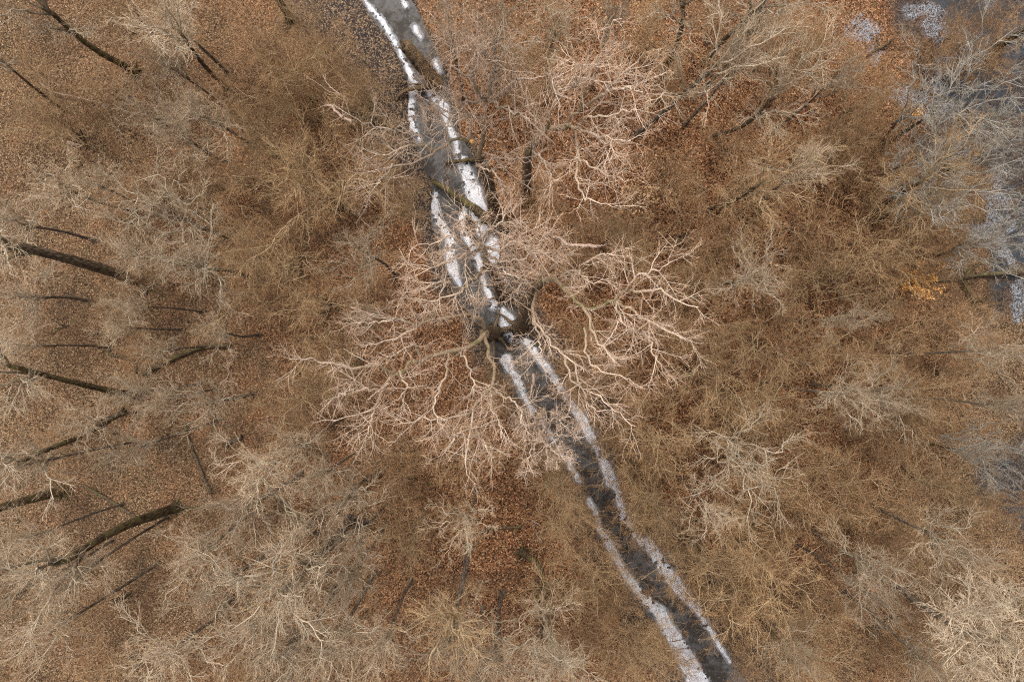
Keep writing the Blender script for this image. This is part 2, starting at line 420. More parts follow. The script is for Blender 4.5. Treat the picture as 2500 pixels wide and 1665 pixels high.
for r_ in [
    [(880, -20, 5), (893, 5, 6), (915, 30, 9), (940, 60, 9), (958, 90, 10), (967, 112, 9), (985, 150, 7), (997, 175, 13), (1012, 202, 16)],
    [(1007, 220, 16), (1004, 250, 14), (1004, 280, 14), (1010, 310, 13), (1024, 342, 10)],
    [(978, -10, 9), (993, 15, 8)], [(1012, 65, 9), (1027, 92, 9)], [(1064, 150, 8), (1074, 174, 8)],
    [(1050, 232, 12), (1070, 245, 22), (1085, 262, 20), (1088, 285, 16), (1097, 308, 11), (1107, 335, 11), (1120, 378, 10)],
    [(1128, 396, 30), (1140, 425, 32), (1150, 455, 36), (1160, 480, 40), (1172, 505, 30), (1184, 524, 10)],
    [(1064, 472, 9), (1060, 505, 15), (1070, 540, 21), (1085, 565, 15), (1100, 590, 24), (1099, 620, 24), (1106, 655, 28), (1115, 680, 14), (1123, 697, 4)],
    [(1136, 508, 12), (1127, 535, 10), (1130, 565, 11), (1142, 590, 12), (1156, 607, 14), (1170, 640, 16), (1173, 657, 6)],
    [(1160, 522, 16), (1175, 552, 34), (1186, 580, 34), (1194, 600, 16)],
    [(1207, 590, 20), (1206, 608, 30), (1205, 628, 30), (1198, 640, 12)],
    [(1179, 674, 6), (1185, 700, 13), (1195, 725, 15), (1208, 745, 24), (1216, 750, 10)],
    [(1226, 762, 22), (1240, 788, 42), (1251, 808, 42), (1255, 830, 18)],
    [(1280, 833, 13), (1298, 850, 15), (1310, 870, 15), (1330, 895, 17), (1360, 935, 16), (1385, 970, 15), (1410, 1005, 19), (1425, 1035, 22), (1445, 1070, 21), (1465, 1105, 17), (1480, 1140, 23), (1495, 1175, 34), (1500, 1188, 18)],
    [(1235, 878, 26), (1245, 905, 15), (1262, 925, 18), (1275, 960, 13), (1290, 990, 13), (1310, 1020, 13), (1322, 1040, 13), (1345, 1065, 16), (1385, 1120, 13), (1397, 1148, 11), (1412, 1174, 10)],
    [(1438, 1220, 10), (1455, 1255, 11), (1465, 1290, 10), (1476, 1308, 9)],
    [(1482, 1316, 14), (1495, 1350, 20), (1506, 1368, 17), (1516, 1382, 14), (1527, 1402, 20), (1547, 1430, 17), (1567, 1455, 20), (1592, 1477, 24), (1610, 1490, 30), (1622, 1520, 32), (1645, 1555, 38), (1665, 1590, 42), (1682, 1620, 46), (1700, 1650, 50), (1715, 1690, 50)],
    [(1508, 1200, 13), (1515, 1235, 18), (1525, 1260, 18), (1545, 1290, 10), (1556, 1306, 18), (1580, 1327, 26), (1602, 1357, 28), (1627, 1397, 28), (1652, 1427, 33), (1682, 1462, 24), (1705, 1492, 15), (1722, 1522, 9), (1746, 1556, 9), (1782, 1614, 7)],
]: ice(r_)
FI += (fbm(GX*2.2, GY*2.2, 4)-.5)*.24
holes_ = sst(fbm(GX*4.5+3, GY*4.5, 3), .62, .70)*sst(fbm(GX*.5+7, GY*.5, 2), .42, .6); FI -= holes_*.5
on = FI > -.26
cell = on[:-1, :-1] & on[1:, :-1] & on[:-1, 1:] & on[1:, 1:]
idx = np.arange(GX.size).reshape(GX.shape)
cf = np.stack([idx[:-1, :-1], idx[:-1, 1:], idx[1:, 1:], idx[1:, :-1]], -1)[cell]
us, inv = np.unique(cf.ravel(), return_inverse=True); FV = FI.ravel()[us]
IZ = WZ+.012+.05*sst(FV, -.05, .06)+.03*np.maximum(FV, 0)
mb = MB(); mb.add(np.stack([GX.ravel()[us], GY.ravel()[us], IZ], 1), inv.reshape(-1, 4), a=FV)
def ice_material():
    m, n, b = mat('shelf_ice'); co = coord(n); f = attr(n, 'thick')
    nz = noise(n, 1.5, 8, co, .75)
    white = mix(n, smooth_(n, nz, .36, .62), (.70, .70, .72), (.44, .44, .46))
    grey = mix(n, smooth_(n, nz, .4, .6), (.20, .20, .205), (.10, .098, .10))
    band = math_(n, 'ADD', f, math_(n, 'MULTIPLY', math_(n, 'SUBTRACT', nz, .5), .18))
    col = mix(n, smooth_(n, band, -.09, .02), grey, white)
    ln = math_(n, 'SINE', math_(n, 'MULTIPLY', band, 42))
    col = mix(n, smooth_(n, ln, .55, .95), col, mix(n, .25, col, (.20, .20, .22)))
    n.links.new(col, b.inputs['Base Color']); b.inputs['Roughness'].default_value = .65
    bp = node(n, 'ShaderNodeBump', Strength=.5, Distance=.04); n.links.new(noise(n, 5, 6, co), bp.inputs['Height']); n.links.new(bp.outputs[0], b.inputs['Normal'])
    return m
o = mb.build('ice_shelf', ice_material()); tag(o, None, None, kind='structure')
ICEV = np.stack([GX.ravel()[us], GY.ravel()[us], IZ+.02], 1)[FV > -.02]
# open hole in the ice
hole = np.array([P(x, y, WZ)[:2] for x, y in [(1046, 246), (1056, 252), (1060, 270), (1058, 285), (1056, 300), (1056, 318), (1053, 332), (1048, 320), (1045, 300), (1042, 285), (1043, 265)]])
m_, n_, b_ = mat('open_water'); b_.inputs['Base Color'].default_value = (.012, .008, .004, 1); b_.inputs['Roughness'].default_value = .25; b_.inputs['Specular IOR Level'].default_value = .2
me = bpy.data.meshes.new('open_water'); me.from_pydata([(x, y, WZ+.008) for x, y in hole], [], [list(range(len(hole)))[::-1]]); me.materials.append(m_)
o = bpy.data.objects.new('open_water', me); C.objects.link(o); tag(o, None, None, kind='structure')
# leaf covered mud bar in the stream
bar = np.array([P(x, y, 0)[:2] for x, y in [(1140, 522), (1150, 525), (1158, 545), (1163, 570), (1164, 590), (1154, 592), (1142, 575), (1135, 550)]])
bc = bar.mean(0); mb = MB(); nb = len(bar)
mb.add(np.concatenate([np.c_[bar, np.full(nb, WZ-.02)], np.c_[bc+(bar-bc)*.7, np.full(nb, WZ+.10)], [[*bc, WZ+.14]]]),
       [[i, (i+1) % nb, nb+(i+1) % nb, nb+i] for i in range(nb)], [[nb+i, nb+(i+1) % nb, 2*nb] for i in range(nb)])
o = mb.build('mud_bar', ground.data.materials[0]); tag(o, None, None, kind='structure')
a = o.data.attributes.new('mud', 'FLOAT', 'POINT'); a.data.foreach_set('value', np.full(len(o.data.vertices), 1., np.float32))

# ------------------------------------------------------------------ fallen leaves and sticks (uncountable)
def leaf_material(name, stops):
    m, n, b = mat(name); col = ramp(n, attr(n, 'thick'), stops)
    n.links.new(col, b.inputs['Base Color']); b.inputs['Roughness'].default_value = .75; b.inputs['Specular IOR Level'].default_value = .2
    return m
LEAFM = leaf_material('dry_leaves', [(0, (.05, .026, .014)), (.35, (.13, .065, .032)), (.65, (.24, .135, .07)), (.88, (.38, .24, .14)), (1, (.55, .42, .28))])
def leaves(mb, p, size, val):
    n_ = len(p); th = rng.random(n_)*2*math.pi; s = size*(.6+.8*rng.random(n_))
    u = np.stack([np.cos(th), np.sin(th), rng.normal(size=n_)*.35], 1); v = np.stack([-np.sin(th), np.cos(th), rng.normal(size=n_)*.35], 1)
    u = nrm(u)*s[:, None]; v = nrm(v)*(s*.55)[:, None]; up = np.array([0, 0, 1])*(s*.22*rng.random(n_))[:, None]
    V = np.stack([p-u, p-v*.9+up-u*.1, p+u, p+v+up-u*.1], 1)
    mb.add(V, np.arange(4*n_).reshape(n_, 4), a=np.repeat(val, 4))
n0 = 95000
x = rng.uniform(-49, 49, n0); y = rng.uniform(-33.5, 33.5, n0); sd = stream_sd(x, y); z = height(x, y, sd)
keep = (z > WZ+.03) & (rng.random(n0) > marsh_at(x, y)*.75) & (rng.random(n0) > mud_at(x, y, sd)*.62)
wk = (stream_sd(x, y) < 0) & (rng.random(n0) < .17); z = np.where(wk, WZ, z); keep |= wk
x, y, z, sd = x[keep], y[keep], z[keep], sd[keep]
mb = MB(); leaves(mb, np.stack([x, y, z+.03], 1), .05, np.clip(rng.beta(1.7, 2.2, len(x)), 0, 1))
lx = ICEV[rng.integers(0, len(ICEV), 600)]                 # leaves stuck on the ice
leaves(mb, lx, .05, rng.random(len(lx))*.3)
o = mb.build('fallen_leaves', LEAFM, smooth=False); tag(o, 'dry brown and tan leaves lying loose over the forest floor', 'leaves', kind='stuff')
ns = 2600
x = rng.uniform(-47, 47, ns); y = rng.uniform(-32, 32, ns); z = height(x, y, stream_sd(x, y)); z = np.maximum(z, WZ)+.05
th = rng.random(ns)*6.28; d = np.stack([np.cos(th), np.sin(th), np.zeros(ns)], 1)
mb = MB(); q = walk(np.stack([x, y, z], 1), d, .4+1.4*rng.random(ns)**2, 5, .25, 0); q[:, :, 2] = z[:, None]+.02*rng.random((ns, 5)); tubes(mb, q, lin(.012+.02*rng.random(ns)**2, .007, 5), 4)
o = mb.build('fallen_sticks', M['brown']); tag(o, 'thin dead sticks strewn over the leaf litter', 'sticks', kind='stuff')

# ------------------------------------------------------------------ trees
LV = {   # n, t0, length, angle, points, wiggle, upward pull, radius, tip radius
 'oak':   [(7, .22, 2.6, 46, 8, .17, .02, .036, .013), (5, .18, 1.3, 48, 6, .19, .02, .021, .010), (4, .15, .6, 46, 4, .24, .01, .012, .005)],
 'grey':  [(8, .2, 2.0, 42, 8, .13, .03, .031, .013), (5, .15, 1.1, 40, 6, .16, .03, .019, .010), (4, .2, .55, 42, 4, .2, .02, .011, .005)],
 'olive': [(7, .2, 1.9, 38, 7, .18, .02, .028, .013), (5, .15, 1.1, 40, 5, .2, .01, .017, .008), (4, .2, .6, 40, 4, .22, .0, .008, .004)],
 'brown': [(6, .15, 1.5, 42, 6, .22, .03, .022, .011), (4, .15, .9, 44, 5, .25, .02, .011, .006), (4, .2, .5, 44, 3, .25, .0, .007, .004)],
}
LV['pond'] = LV['grey']
def trunk_mesh(pts, r0, r1, flare=.5, K=22, sides=14):
    q = polyline(pts, K, .0)
    L = np.linspace(0, 1, K); q[:, :2] += .06*np.stack([np.sin(L*5+rng.random()*6), np.sin(L*4+rng.random()*6)], 1)*L[:, None]*(r0/.3)
    h = q[:, 2]-q[0, 2]
    r = r0+(r1-r0)*L; r = r*(1+flare*np.exp(-np.maximum(h, 0)/(r0*1.6)))
    mb = MB(); tubes(mb, q[None], r[None], sides, .05, caps=True)
    if flare > .3:
        for k in range(6):
            az = 6.283*(k+rng.random()*.6)/6; u = np.array([math.cos(az), math.sin(az), 0]); L_ = r0*rng.uniform(2.2, 4)
            p4 = q[0]+np.array([0, 0, .25]); R_ = polyline([p4+u*r0*.5+np.array([0, 0, r0*1.3]), p4+u*r0*1.25+np.array([0, 0, r0*.35]), p4+u*(r0+L_*.5), p4+u*(r0+L_)+np.array([0, 0, -.12])], 8, .02)
            tubes(mb, R_[None], (r0*np.array([.35, .38, .34, .28, .22, .17, .12, .07]))[None], 6, .06)
    return mb, q, r
def gen_tree(kind, ht, cr, nl=8, r0=.22, lean=(0, 0), fork=.55, stems=1):
    """trunk and crown meshes around the origin; ht total height, cr crown radius"""
    tm = MB(); cm = MB(); LIMB = []; LR = []
    for s in range(stems):
        fz = ht*fork*(1 if stems == 1 else rng.uniform(.5, 1)); a = rng.random()*6.28
        sp = 0 if stems == 1 else cr*.28
        top = np.array([lean[0]+math.cos(a)*sp, lean[1]+math.sin(a)*sp, fz])
        b0 = np.array([math.cos(a)*(.15 if stems > 1 else 0), math.sin(a)*(.15 if stems > 1 else 0), -.25])
        mid = (b0+top)/2+np.array([rng.normal()*.25, rng.normal()*.25, 0])
        t, q, r = trunk_mesh([b0, mid, top], r0, r0*.55, .45 if stems == 1 else .1, 18, 12 if stems == 1 else 7)
        tm.v += t.v; tm.a += t.a
        for f in t.f4: tm.f4.append(f+tm.n)
        for f in t.f3: tm.f3.append(f+tm.n)
        tm.n += t.n
        n = max(2, nl//stems)
        for k in range(n):
            az = a+6.283*(k+rng.random()*.7)/n
            u = 1 if k < 4 else rng.uniform(.82, 1)
            i = int(u*(len(q)-1)); st = q[i]
            inner = rng.random() < .3
            out = cr*(.35 if inner else rng.uniform(.75, 1.1))
            zt = ht*(rng.uniform(.88, 1.0) if inner else rng.uniform(.74, .90)) if kind != 'oak' else ht*rng.uniform(.72, .95)
            if kind in ('olive', 'brown'): zt = ht*(rng.uniform(.9, 1) if inner else rng.uniform(.55, .85))
            e = np.array([st[0]+math.cos(az)*out, st[1]+math.sin(az)*out, zt])
            m1 = st+(e-st)*np.array([.30, .30, .45])+rng.normal(size=3)*.04*cr
            m2 = st+(e-st)*np.array([.66, .66, .80])+rng.normal(size=3)*.07*cr
            LIMB.append(polyline([st, m1, m2, e], 12, .035*cr)); LR.append(np.linspace(min(r0*.38, r[i]*.7), .015, 12))
        if stems == 1:                                         # leader
            e = q[-1]+np.array([rng.normal()*.5, rng.normal()*.5, ht-q[-1][2]]); LIMB.append(polyline([q[-1], (q[-1]+e)/2+rng.normal(size=3)*.25, e], 12, .1)); LR.append(np.linspace(r[-1], .018, 12))
    crown_levels(cm, np.array(LIMB), np.array(LR), LV[kind])
    return tm, cm
BARK = {'oak': 'oakbark', 'grey': 'greybark', 'olive': 'darkbark', 'brown': 'darkbark', 'pond': 'darkbark'}
PROTO = {}
HT = {'grey': 17.0, 'olive': 11.0, 'brown': 6.5, 'pond': 14.0, 'oak': 22.0}
CR = {'grey': 4.2, 'olive': 4.0, 'brown': 2.8, 'pond': 4.4, 'oak': 5.5}
for kind, cnt in (('grey', 6), ('olive', 5), ('brown', 5), ('pond', 2), ('oak', 3)):
    for i in range(cnt):
        tm, cm = gen_tree(kind, HT[kind], CR[kind], {'grey': 8, 'olive': 12, 'brown': 12, 'pond': 10, 'oak': 8}[kind],
                          {'grey': .2, 'olive': .09, 'brown': .05, 'pond': .17, 'oak': .26}[kind], fork={'grey': .66, 'olive': .42, 'brown': .3, 'pond': .5, 'oak': .58}[kind],
                          stems={'grey': 1, 'olive': 4, 'brown': 6, 'pond': 2, 'oak': 1}[kind])
        PROTO.setdefault(kind, []).append((tm.mesh('trunk', M[BARK[kind]]), cm.mesh('crown', M[kind])))
NAME = {'grey': 'bare_tree', 'olive': 'hazel_tree', 'brown': 'bare_shrub', 'pond': 'marsh_tree', 'oak': 'oak_tree'}
CATS = {'grey': 'tree', 'olive': 'tree', 'brown': 'shrub', 'pond': 'tree', 'oak': 'tree'}
GRP = {'grey': 'tall bare trees with pale grey twigs', 'olive': 'many-stemmed bare trees with olive brown twigs', 'brown': 'low leafless brown shrubs of the understorey',
       'pond': 'grey green bare trees at the frozen marsh', 'oak': 'bare oaks with sandy pink twigs'}
LOOK = {'grey': ['pale grey bare tree', 'tall ash-grey leafless tree', 'slim bare tree with whitish twigs'], 'olive': ['olive brown many-stemmed bare tree', 'leafless tree with fine mossy twigs'],
        'brown': ['low brown leafless shrub', 'fine twiggy brown bush'], 'pond': ['grey green bare tree'], 'oak': ['bare oak with sandy pink crooked twigs']}
used = set(); cnt_all = {}
MARKS = [('the kinked mossy log', 455, 870), ('the lone mossy trunk', 340, 1290), ('the curved white branch', 1312, 1297), ('the mossy log across the stream', 1130, 490), ('the broken hollow trunk', 1020, 150),
 ('the furrowed oak trunk', 1195, 460), ('the orange-leaved sapling', 2255, 690), ('the vivid orange leaf patch', 2246, 274), ('the lichened blue-grey trunk', 1640, 250), ('the dark hole in the ice', 1050, 290),
 ('the white dead limb', 1420, 598), ('the broken pinkish limb', 815, 270), ('the slim straight dark trunk', 1312, 1500), ('the very thick dark trunk', 220, 650), ('the top left corner', 40, 40),
 ('the bottom left corner', 40, 1620), ('the top right corner', 2460, 40), ('the whitish corner tree', 2430, 1560), ('the purplish log', 705, 1245), ('the pale log at left', 188, 351), ('the dark pit', 895, 1170),
 ('the thick furrowed trunk', 830, 1300), ('the upright thin pole', 480, 1120), ('the right edge log', 2400, 672), ('the frosted fork branch', 2150, 115), ('the wide ice at the bottom', 1670, 1600),
 ('the left bank pale twigs', 1320, 1080), ('the orange broken stub', 1300, 945), ('the pinkish knot limb', 1265, 200), ('the flared trunk at top', 700, 40), ('the marsh edge log', 2250, 215),
 ('the low mossy right log', 2300, 1180), ('the middle of the right edge', 2490, 900), ('the middle of the left edge', 20, 830), ('the bottom edge middle', 1100, 1650), ('the bottom edge right', 2050, 1650),
 ('the right oak limb tips', 1690, 760), ('the left oak limb tips', 720, 880), ('the tan-leaved sapling', 1640, 445), ('the yellow-leaved sapling', 640, 1475), ('the brown long pole', 390, 445), ('the top edge right part', 1850, 20),
 ('the dark trunk by the marsh', 2140, 515), ('the dim trunk at right', 1760, 500), ('the lower right mossy trunk', 1850, 1490), ('the pinkish long branch', 190, 238), ('the straight stream reach', 1400, 1050)]
def label_for(kind, px, py):
    L = LOOK[kind]; look = L[cnt_all.get(kind, 0) % len(L)]
    c = []
    for nm, mx, my in MARKS:
        dx, dy = px-mx, py-my; d = math.hypot(dx, dy); a = math.degrees(math.atan2(-dy, dx)) % 360
        dr = ['right of', 'above and right of', 'above', 'above and left of', 'left of', 'below and left of', 'below', 'below and right of'][int(((a+22.5) % 360)//45)]
        c.append((d, ('just ' if d < 130 else '' if d < 270 else 'farther ')+dr+' '+nm))
    for d, ph in sorted(c):
        k = (kind, ph)
        if k not in used: used.add(k); return look+' '+ph
    return look
def place(kind, px, py, rpx=None, ht=None, v=None, clear=1.0):
    """tree whose crown shows at px, py with radius rpx"""
    h = ht or HT[kind]*rng.uniform(.85, 1.12)*(.72 if px < 540 and py < 1060 else 1); zc = h*.82
    b = base_of(px, py, zc)
    for _ in range(8):                                        # roots stay out of the channel
        if stream_sd(np.array([b[0]]), np.array([b[1]]))[0] > clear: break
        c = CL[np.argmin(np.hypot(CL[:, 0]-b[0], CL[:, 1]-b[1]))]; v_ = b[:2]-c; b[:2] += v_/max(np.linalg.norm(v_), .01)*.6
    i = rng.integers(len(PROTO[kind])) if v is None else v
    t_, c_ = PROTO[kind][i]
    cr = (rpx*MPP*(H-zc)/H) if rpx else CR[kind]*rng.uniform(.8, 1.15)
    sx = min(max(cr/CR[kind], .45), 1.6); rz = rng.random()*6.28
    e = empty(NAME[kind], (b[0], b[1], height(np.array([b[0]]), np.array([b[1]]), stream_sd(np.array([b[0]]), np.array([b[1]])))[0]), rz)
    e.scale = (sx, sx, h/HT[kind]); e.rotation_euler = (rng.normal()*.02, rng.normal()*.02, rz)
    for nm, me in (('trunk', t_), ('crown', c_)):
        o = bpy.data.objects.new(nm, me); C.objects.link(o); o.parent = e
    cnt_all[kind] = cnt_all.get(kind, 0)+1
    tag(e, label_for(kind, px, py), CATS[kind], GRP[kind]); return e

G, O_, B_, D_ = 'grey', 'olive', 'brown', 'pond'
for k, px, py, r_ in [
    (G, 430, 60, 105), (G, 400, 150, 80), (G, 490, 262, 110), (G, 360, 280, 80), (G, 425, 315, 90), (B_, 60, 180, 80), (G, 150, 455, 100), (G, 225, 450, 70), (G, 30, 540, 110),
    (G, 400, 520, 150), (G, 465, 640, 145), (G, 330, 625, 90), (G, 320, 745, 60), (G, 285, 800, 55), (G, 50, 720, 110), (G, 40, 850, 80), (G, 525, 815, 75), (G, 370, 850, 60),
    (O_, 640, 640, 170), (O_, 720, 720, 140), (O_, 770, 450, 200), (O_, 690, 400, 120), (G, 870, 620, 110), (G, 915, 765, 60), (G, 500, 985, 110), (G, 320, 960, 90), (G, 390, 970, 60),
    (G, 190, 1035, 80), (O_, 705, 950, 110), (G, 310, 1085, 70), (G, 690, 1090, 80), (G, 630, 1150, 130), (G, 590, 1245, 130), (G, 780, 1170, 90), (G, 840, 1235, 130), (G, 860, 1345, 90),
    (G, 740, 1310, 90), (G, 480, 1345, 110), (G, 550, 1425, 140), (G, 840, 1425, 95), (G, 700, 1600, 180), (G, 810, 1575, 140), (G, 930, 1590, 110), (G, 630, 1545, 130), (G, 400, 1605, 140),
    (G, 150, 1395, 100), (G, 100, 1555, 110), (G, 60, 1150, 90), (G, 10, 1450, 90), (O_, 1000, 1330, 100), (G, 1135, 1295, 90), (B_, 1130, 1450, 60), (G, 1100, 1590, 130), (G, 1220, 1600, 140),
    (G, 1160, 1640, 90), (G, 1340, 1570, 120), (O_, 1430, 1420, 110), (O_, 1390, 1250, 100), (B_, 1000, 1200, 110), (B_, 1540, 1130, 110), (O_, 1620, 1250, 120), (B_, 1560, 1330, 80),
    (O_, 1760, 1360, 150), (O_, 1860, 1430, 170), (B_, 1700, 1500, 100), (O_, 1620, 1570, 110), (G, 1830, 1110, 160), (O_, 1880, 1320, 150), (O_, 2050, 1180, 120), (G, 2150, 1390, 130), (G, 2140, 1470, 90),
    (G, 2350, 1330, 120), (G, 2300, 1625, 100), (O_, 2360, 1190, 100), (O_, 1945, 830, 140), (G, 1840, 680, 120), (O_, 1710, 725, 130), (O_, 2050, 700, 130), (G, 2080, 770, 60),
    (O_, 2170, 840, 140), (G, 2065, 965, 90), (G, 2180, 965, 110), (O_, 1850, 965, 130), (O_, 1950, 1040, 130), (O_, 1720, 920, 150), (B_, 1640, 840, 110), (G, 2440, 870, 90), (G, 2480, 1000, 80),
    (B_, 1680, 570, 150), (G, 1960, 425, 110), (O_, 1850, 430, 120), (O_, 2110, 330, 110), (G, 2050, 190, 90), (O_, 2000, 100, 110), (G, 1850, 50, 110), (G, 1800, 145, 120), (O_, 1640, 50, 130),
    (G, 1500, 40, 90), (G, 1360, 50, 110), (D_, 2370, 250, 170), (D_, 2380, 470, 150), (D_, 2300, 360, 100), (D_, 2470, 340, 130), (D_, 2480, 580, 110), (D_, 2450, 1130, 100), (O_, 2290, 460, 120),
    (G, 1200, 50, 110), ('oak', 1090, 40, 80), (G, 1000, 20, 70), (O_, 700, 190, 130), (B_, 800, 130, 100), (O_, 740, 60, 110), (O_, 860, 220, 90), (B_, 1780, 590, 110), (O_, 1580, 620, 100),
    (B_, 1800, 320, 90), (O_, 1500, 1240, 80), (B_, 1960, 1210, 130), (O_, 1950, 1500, 140), (O_, 2040, 1620, 120), (G, 1960, 1600, 80), (B_, 2250, 1080, 120), (O_, 2270, 950, 110), (O_, 2250, 1290, 120),
    (O_, 820, 880, 100), (B_, 960, 1110, 120), (O_, 1120, 1150, 100), (O_, 90, 300, 120), (B_, 250, 200, 110), (B_, 600, 90, 90), (B_, 560, 420, 110), (O_, 590, 320, 110), (O_, 1330, 1210, 100),
    (B_, 1550, 980, 120), (O_, 1640, 1060, 120), (B_, 1400, 560, 100), (O_, 1500, 560, 100), (B_, 1650, 400, 100), (B_, 2000, 560, 120), (O_, 2180, 600, 120), (B_, 1750, 850, 90), (G, 1740, 1240, 90),
    (O_, 1000, 480, 80), (B_, 1300, 470, 100), (B_, 1080, 90, 60), (O_, 1240, 120, 110), (O_, 1340, 150, 90), (G, 60, 1330, 80), (B_, 1370, 1300, 90), (B_, 1500, 1480, 90), (O_, 1560, 1620, 80),
]: place(k, px, py, r_)

# shrubs on the banks whose twigs hang over the frozen water
for y_ in range(900, 1660, 62):
    xl = np.interp(y_, [p[1] for p in LE], [p[0] for p in LE]); xr = np.interp(y_, [p[1] for p in RE], [p[0] for p in RE])
    place(B_, xl-rng.uniform(5, 25), y_, rng.uniform(60, 85), rng.uniform(4.5, 6.5), None, .35)
    place(B_, xr+rng.uniform(5, 30), y_+31, rng.uniform(60, 85), rng.uniform(4.5, 6.5), None, .35)
# understorey shrubs scattered where the photo is fuzzy with fine twigs
def shrub_density(px, py):
    d = .25+.75*sst(np.array(px), 1500, 2000)
    d = d*(1-.75*np.exp(-(((px-1640)/180)**2+((py-280)/150)**2)))*(1-.8*np.exp(-(((px-1270)/140)**2+((py-1400)/110)**2)))
    d = d*(1-.8*np.exp(-(((px-380)/260)**2+((py-1250)/240)**2)))
    d += .6*np.exp(-(((px-720)/200)**2+((py-250)/250)**2))+.5*np.exp(-(((px-720)/160)**2+((py-620)/250)**2))+.8*np.exp(-(((px-1230)/120)**2+((py-140)/200)**2))
    d += .6*np.exp(-(((px-1480)/130)**2+((py-1200)/250)**2))
    return float(d)
n_s = 0
while n_s < 130:
    px, py = rng.uniform(0, 2500), rng.uniform(0, 1665)
    if rng.random() > shrub_density(px, py)/1.6: continue
    b = base_of(px, py, 5.)
    if stream_sd(np.array([b[0]]), np.array([b[1]]))[0] < .8: continue
    place(B_, px, py, rng.uniform(55, 105), rng.uniform(4, 8.5)); n_s += 1

# ------------------------------------------------------------------ big traced oaks along the stream
def unique_tree(name, label, kind, trunk, r0, r1, limbs, group=None, levels=None, barkm=None, cat='tree'):
    """trunk: [(px,py,z)]; limbs: [(r0, [(px,py)...], z0, z1)], positions read on the photo"""
    tp = [P(*t) for t in trunk]; o0 = tp[0].copy(); o0[2] = 0
    e = empty(name, o0)
    tb, q, r = trunk_mesh([t-o0-np.array([0, 0, .3 if i == 0 else 0]) for i, t in enumerate(tp)], r0, r1)
    tb.build('trunk', M[barkm or BARK[kind]], e)
    A = []; Rr = []
    for (lr, pts, z0, z1) in limbs:
        n = len(pts); L = [P(x, y, z0+(z1-z0)*(i/(n-1))**.8)-o0 for i, (x, y) in enumerate(pts)]
        A.append(polyline(L, 18, .08)); Rr.append(lr*.62*(1-np.linspace(0, 1, 18))**.8+.016)
    cm = MB(); crown_levels(cm, np.array(A), np.array(Rr), levels or LV[kind], 8)
    cm.build('crown', M[kind], e); tag(e, label, cat, group); return e
OAKLV = [(8, .12, 2.6, 44, 10, .18, .02, .033, .012), (5, .15, 1.35, 46, 7, .20, .01, .019, .009), (4, .15, .65, 46, 4, .2, .01, .011, .005)]
OAKG = 'old oaks spreading over the stream'
bigoak = unique_tree('oak_tree', 'large oak with furrowed trunk beside the white ice upstream of the mossy log', 'oak', [(1208, 540, 0), (1200, 480, 7), (1190, 425, 13), (1170, 385, 17.5)], .5, .34, [
    (.26, [(1170, 385), (1180, 340), (1183, 300), (1187, 244)], 17.5, 21), (.15, [(1187, 244), (1166, 219), (1145, 188), (1110, 170), (1071, 145)], 21, 25),
    (.13, [(1187, 244), (1200, 200), (1215, 160), (1226, 117)], 21, 26), (.12, [(1187, 244), (1223, 265), (1255, 269), (1295, 300)], 21, 23),
    (.16, [(1170, 385), (1152, 347), (1110, 343), (1060, 372), (1010, 398), (957, 403), (883, 425)], 17.5, 20), (.10, [(1163, 400), (1175, 410), (1210, 425), (1235, 458)], 17.5, 21),
    (.09, [(1166, 378), (1215, 382), (1265, 390), (1310, 410)], 17.5, 21), (.13, [(1060, 372), (1025, 354), (982, 361), (933, 379), (885, 360)], 18.5, 20),
    (.12, [(1060, 372), (1018, 333), (960, 318), (905, 305), (860, 285)], 18.5, 21), (.10, [(1145, 347), (1145, 283), (1106, 294), (1060, 270), (1030, 250)], 18, 22),
    (.09, [(1183, 300), (1145, 283), (1100, 310), (1050, 330)], 19, 22), (.08, [(1150, 190), (1170, 150), (1180, 100)], 24, 26), (.08, [(960, 403), (930, 440), (915, 460)], 20, 21),
    (.09, [(1187, 244), (1150, 250), (1110, 235), (1075, 215)], 21, 24), (.08, [(1215, 160), (1170, 130), (1130, 120)], 24, 26)], OAKG, OAKLV)
unique_tree('oak_tree', 'oak with twisted fork behind the large furrowed oak, crown at upper centre right', 'oak', [(1284, 492, 0), (1287, 440, 6), (1292, 375, 14), (1322, 325, 17)], .42, .30, [
    (.22, [(1322, 325), (1338, 308), (1341, 276), (1366, 241), (1395, 215)], 17, 22), (.20, [(1330, 315), (1370, 312), (1405, 311), (1448, 329), (1500, 340), (1540, 345)], 17, 22),
    (.18, [(1370, 312), (1419, 265), (1469, 230), (1500, 198), (1560, 150)], 18, 24), (.14, [(1419, 265), (1430, 212), (1448, 159), (1469, 117), (1483, 71), (1518, 46)], 20, 26),
    (.13, [(1405, 320), (1412, 378), (1430, 400), (1483, 425), (1540, 440)], 18, 21), (.12, [(1412, 378), (1405, 430), (1433, 488), (1508, 502)], 19, 20),
    (.12, [(1405, 311), (1440, 290), (1500, 280), (1570, 265)], 19, 23), (.10, [(1366, 241), (1350, 200), (1330, 175)], 21, 24), (.10, [(1338, 308), (1310, 290), (1285, 270)], 18, 21),
    (.10, [(1395, 215), (1420, 180), (1410, 150)], 22, 25), (.10, [(1448, 329), (1480, 350), (1500, 370)], 20, 22), (.10, [(1469, 230), (1520, 215), (1570, 225)], 22, 24),
    (.10, [(1300, 365), (1330, 400), (1350, 450)], 15, 19)], OAKG, OAKLV)
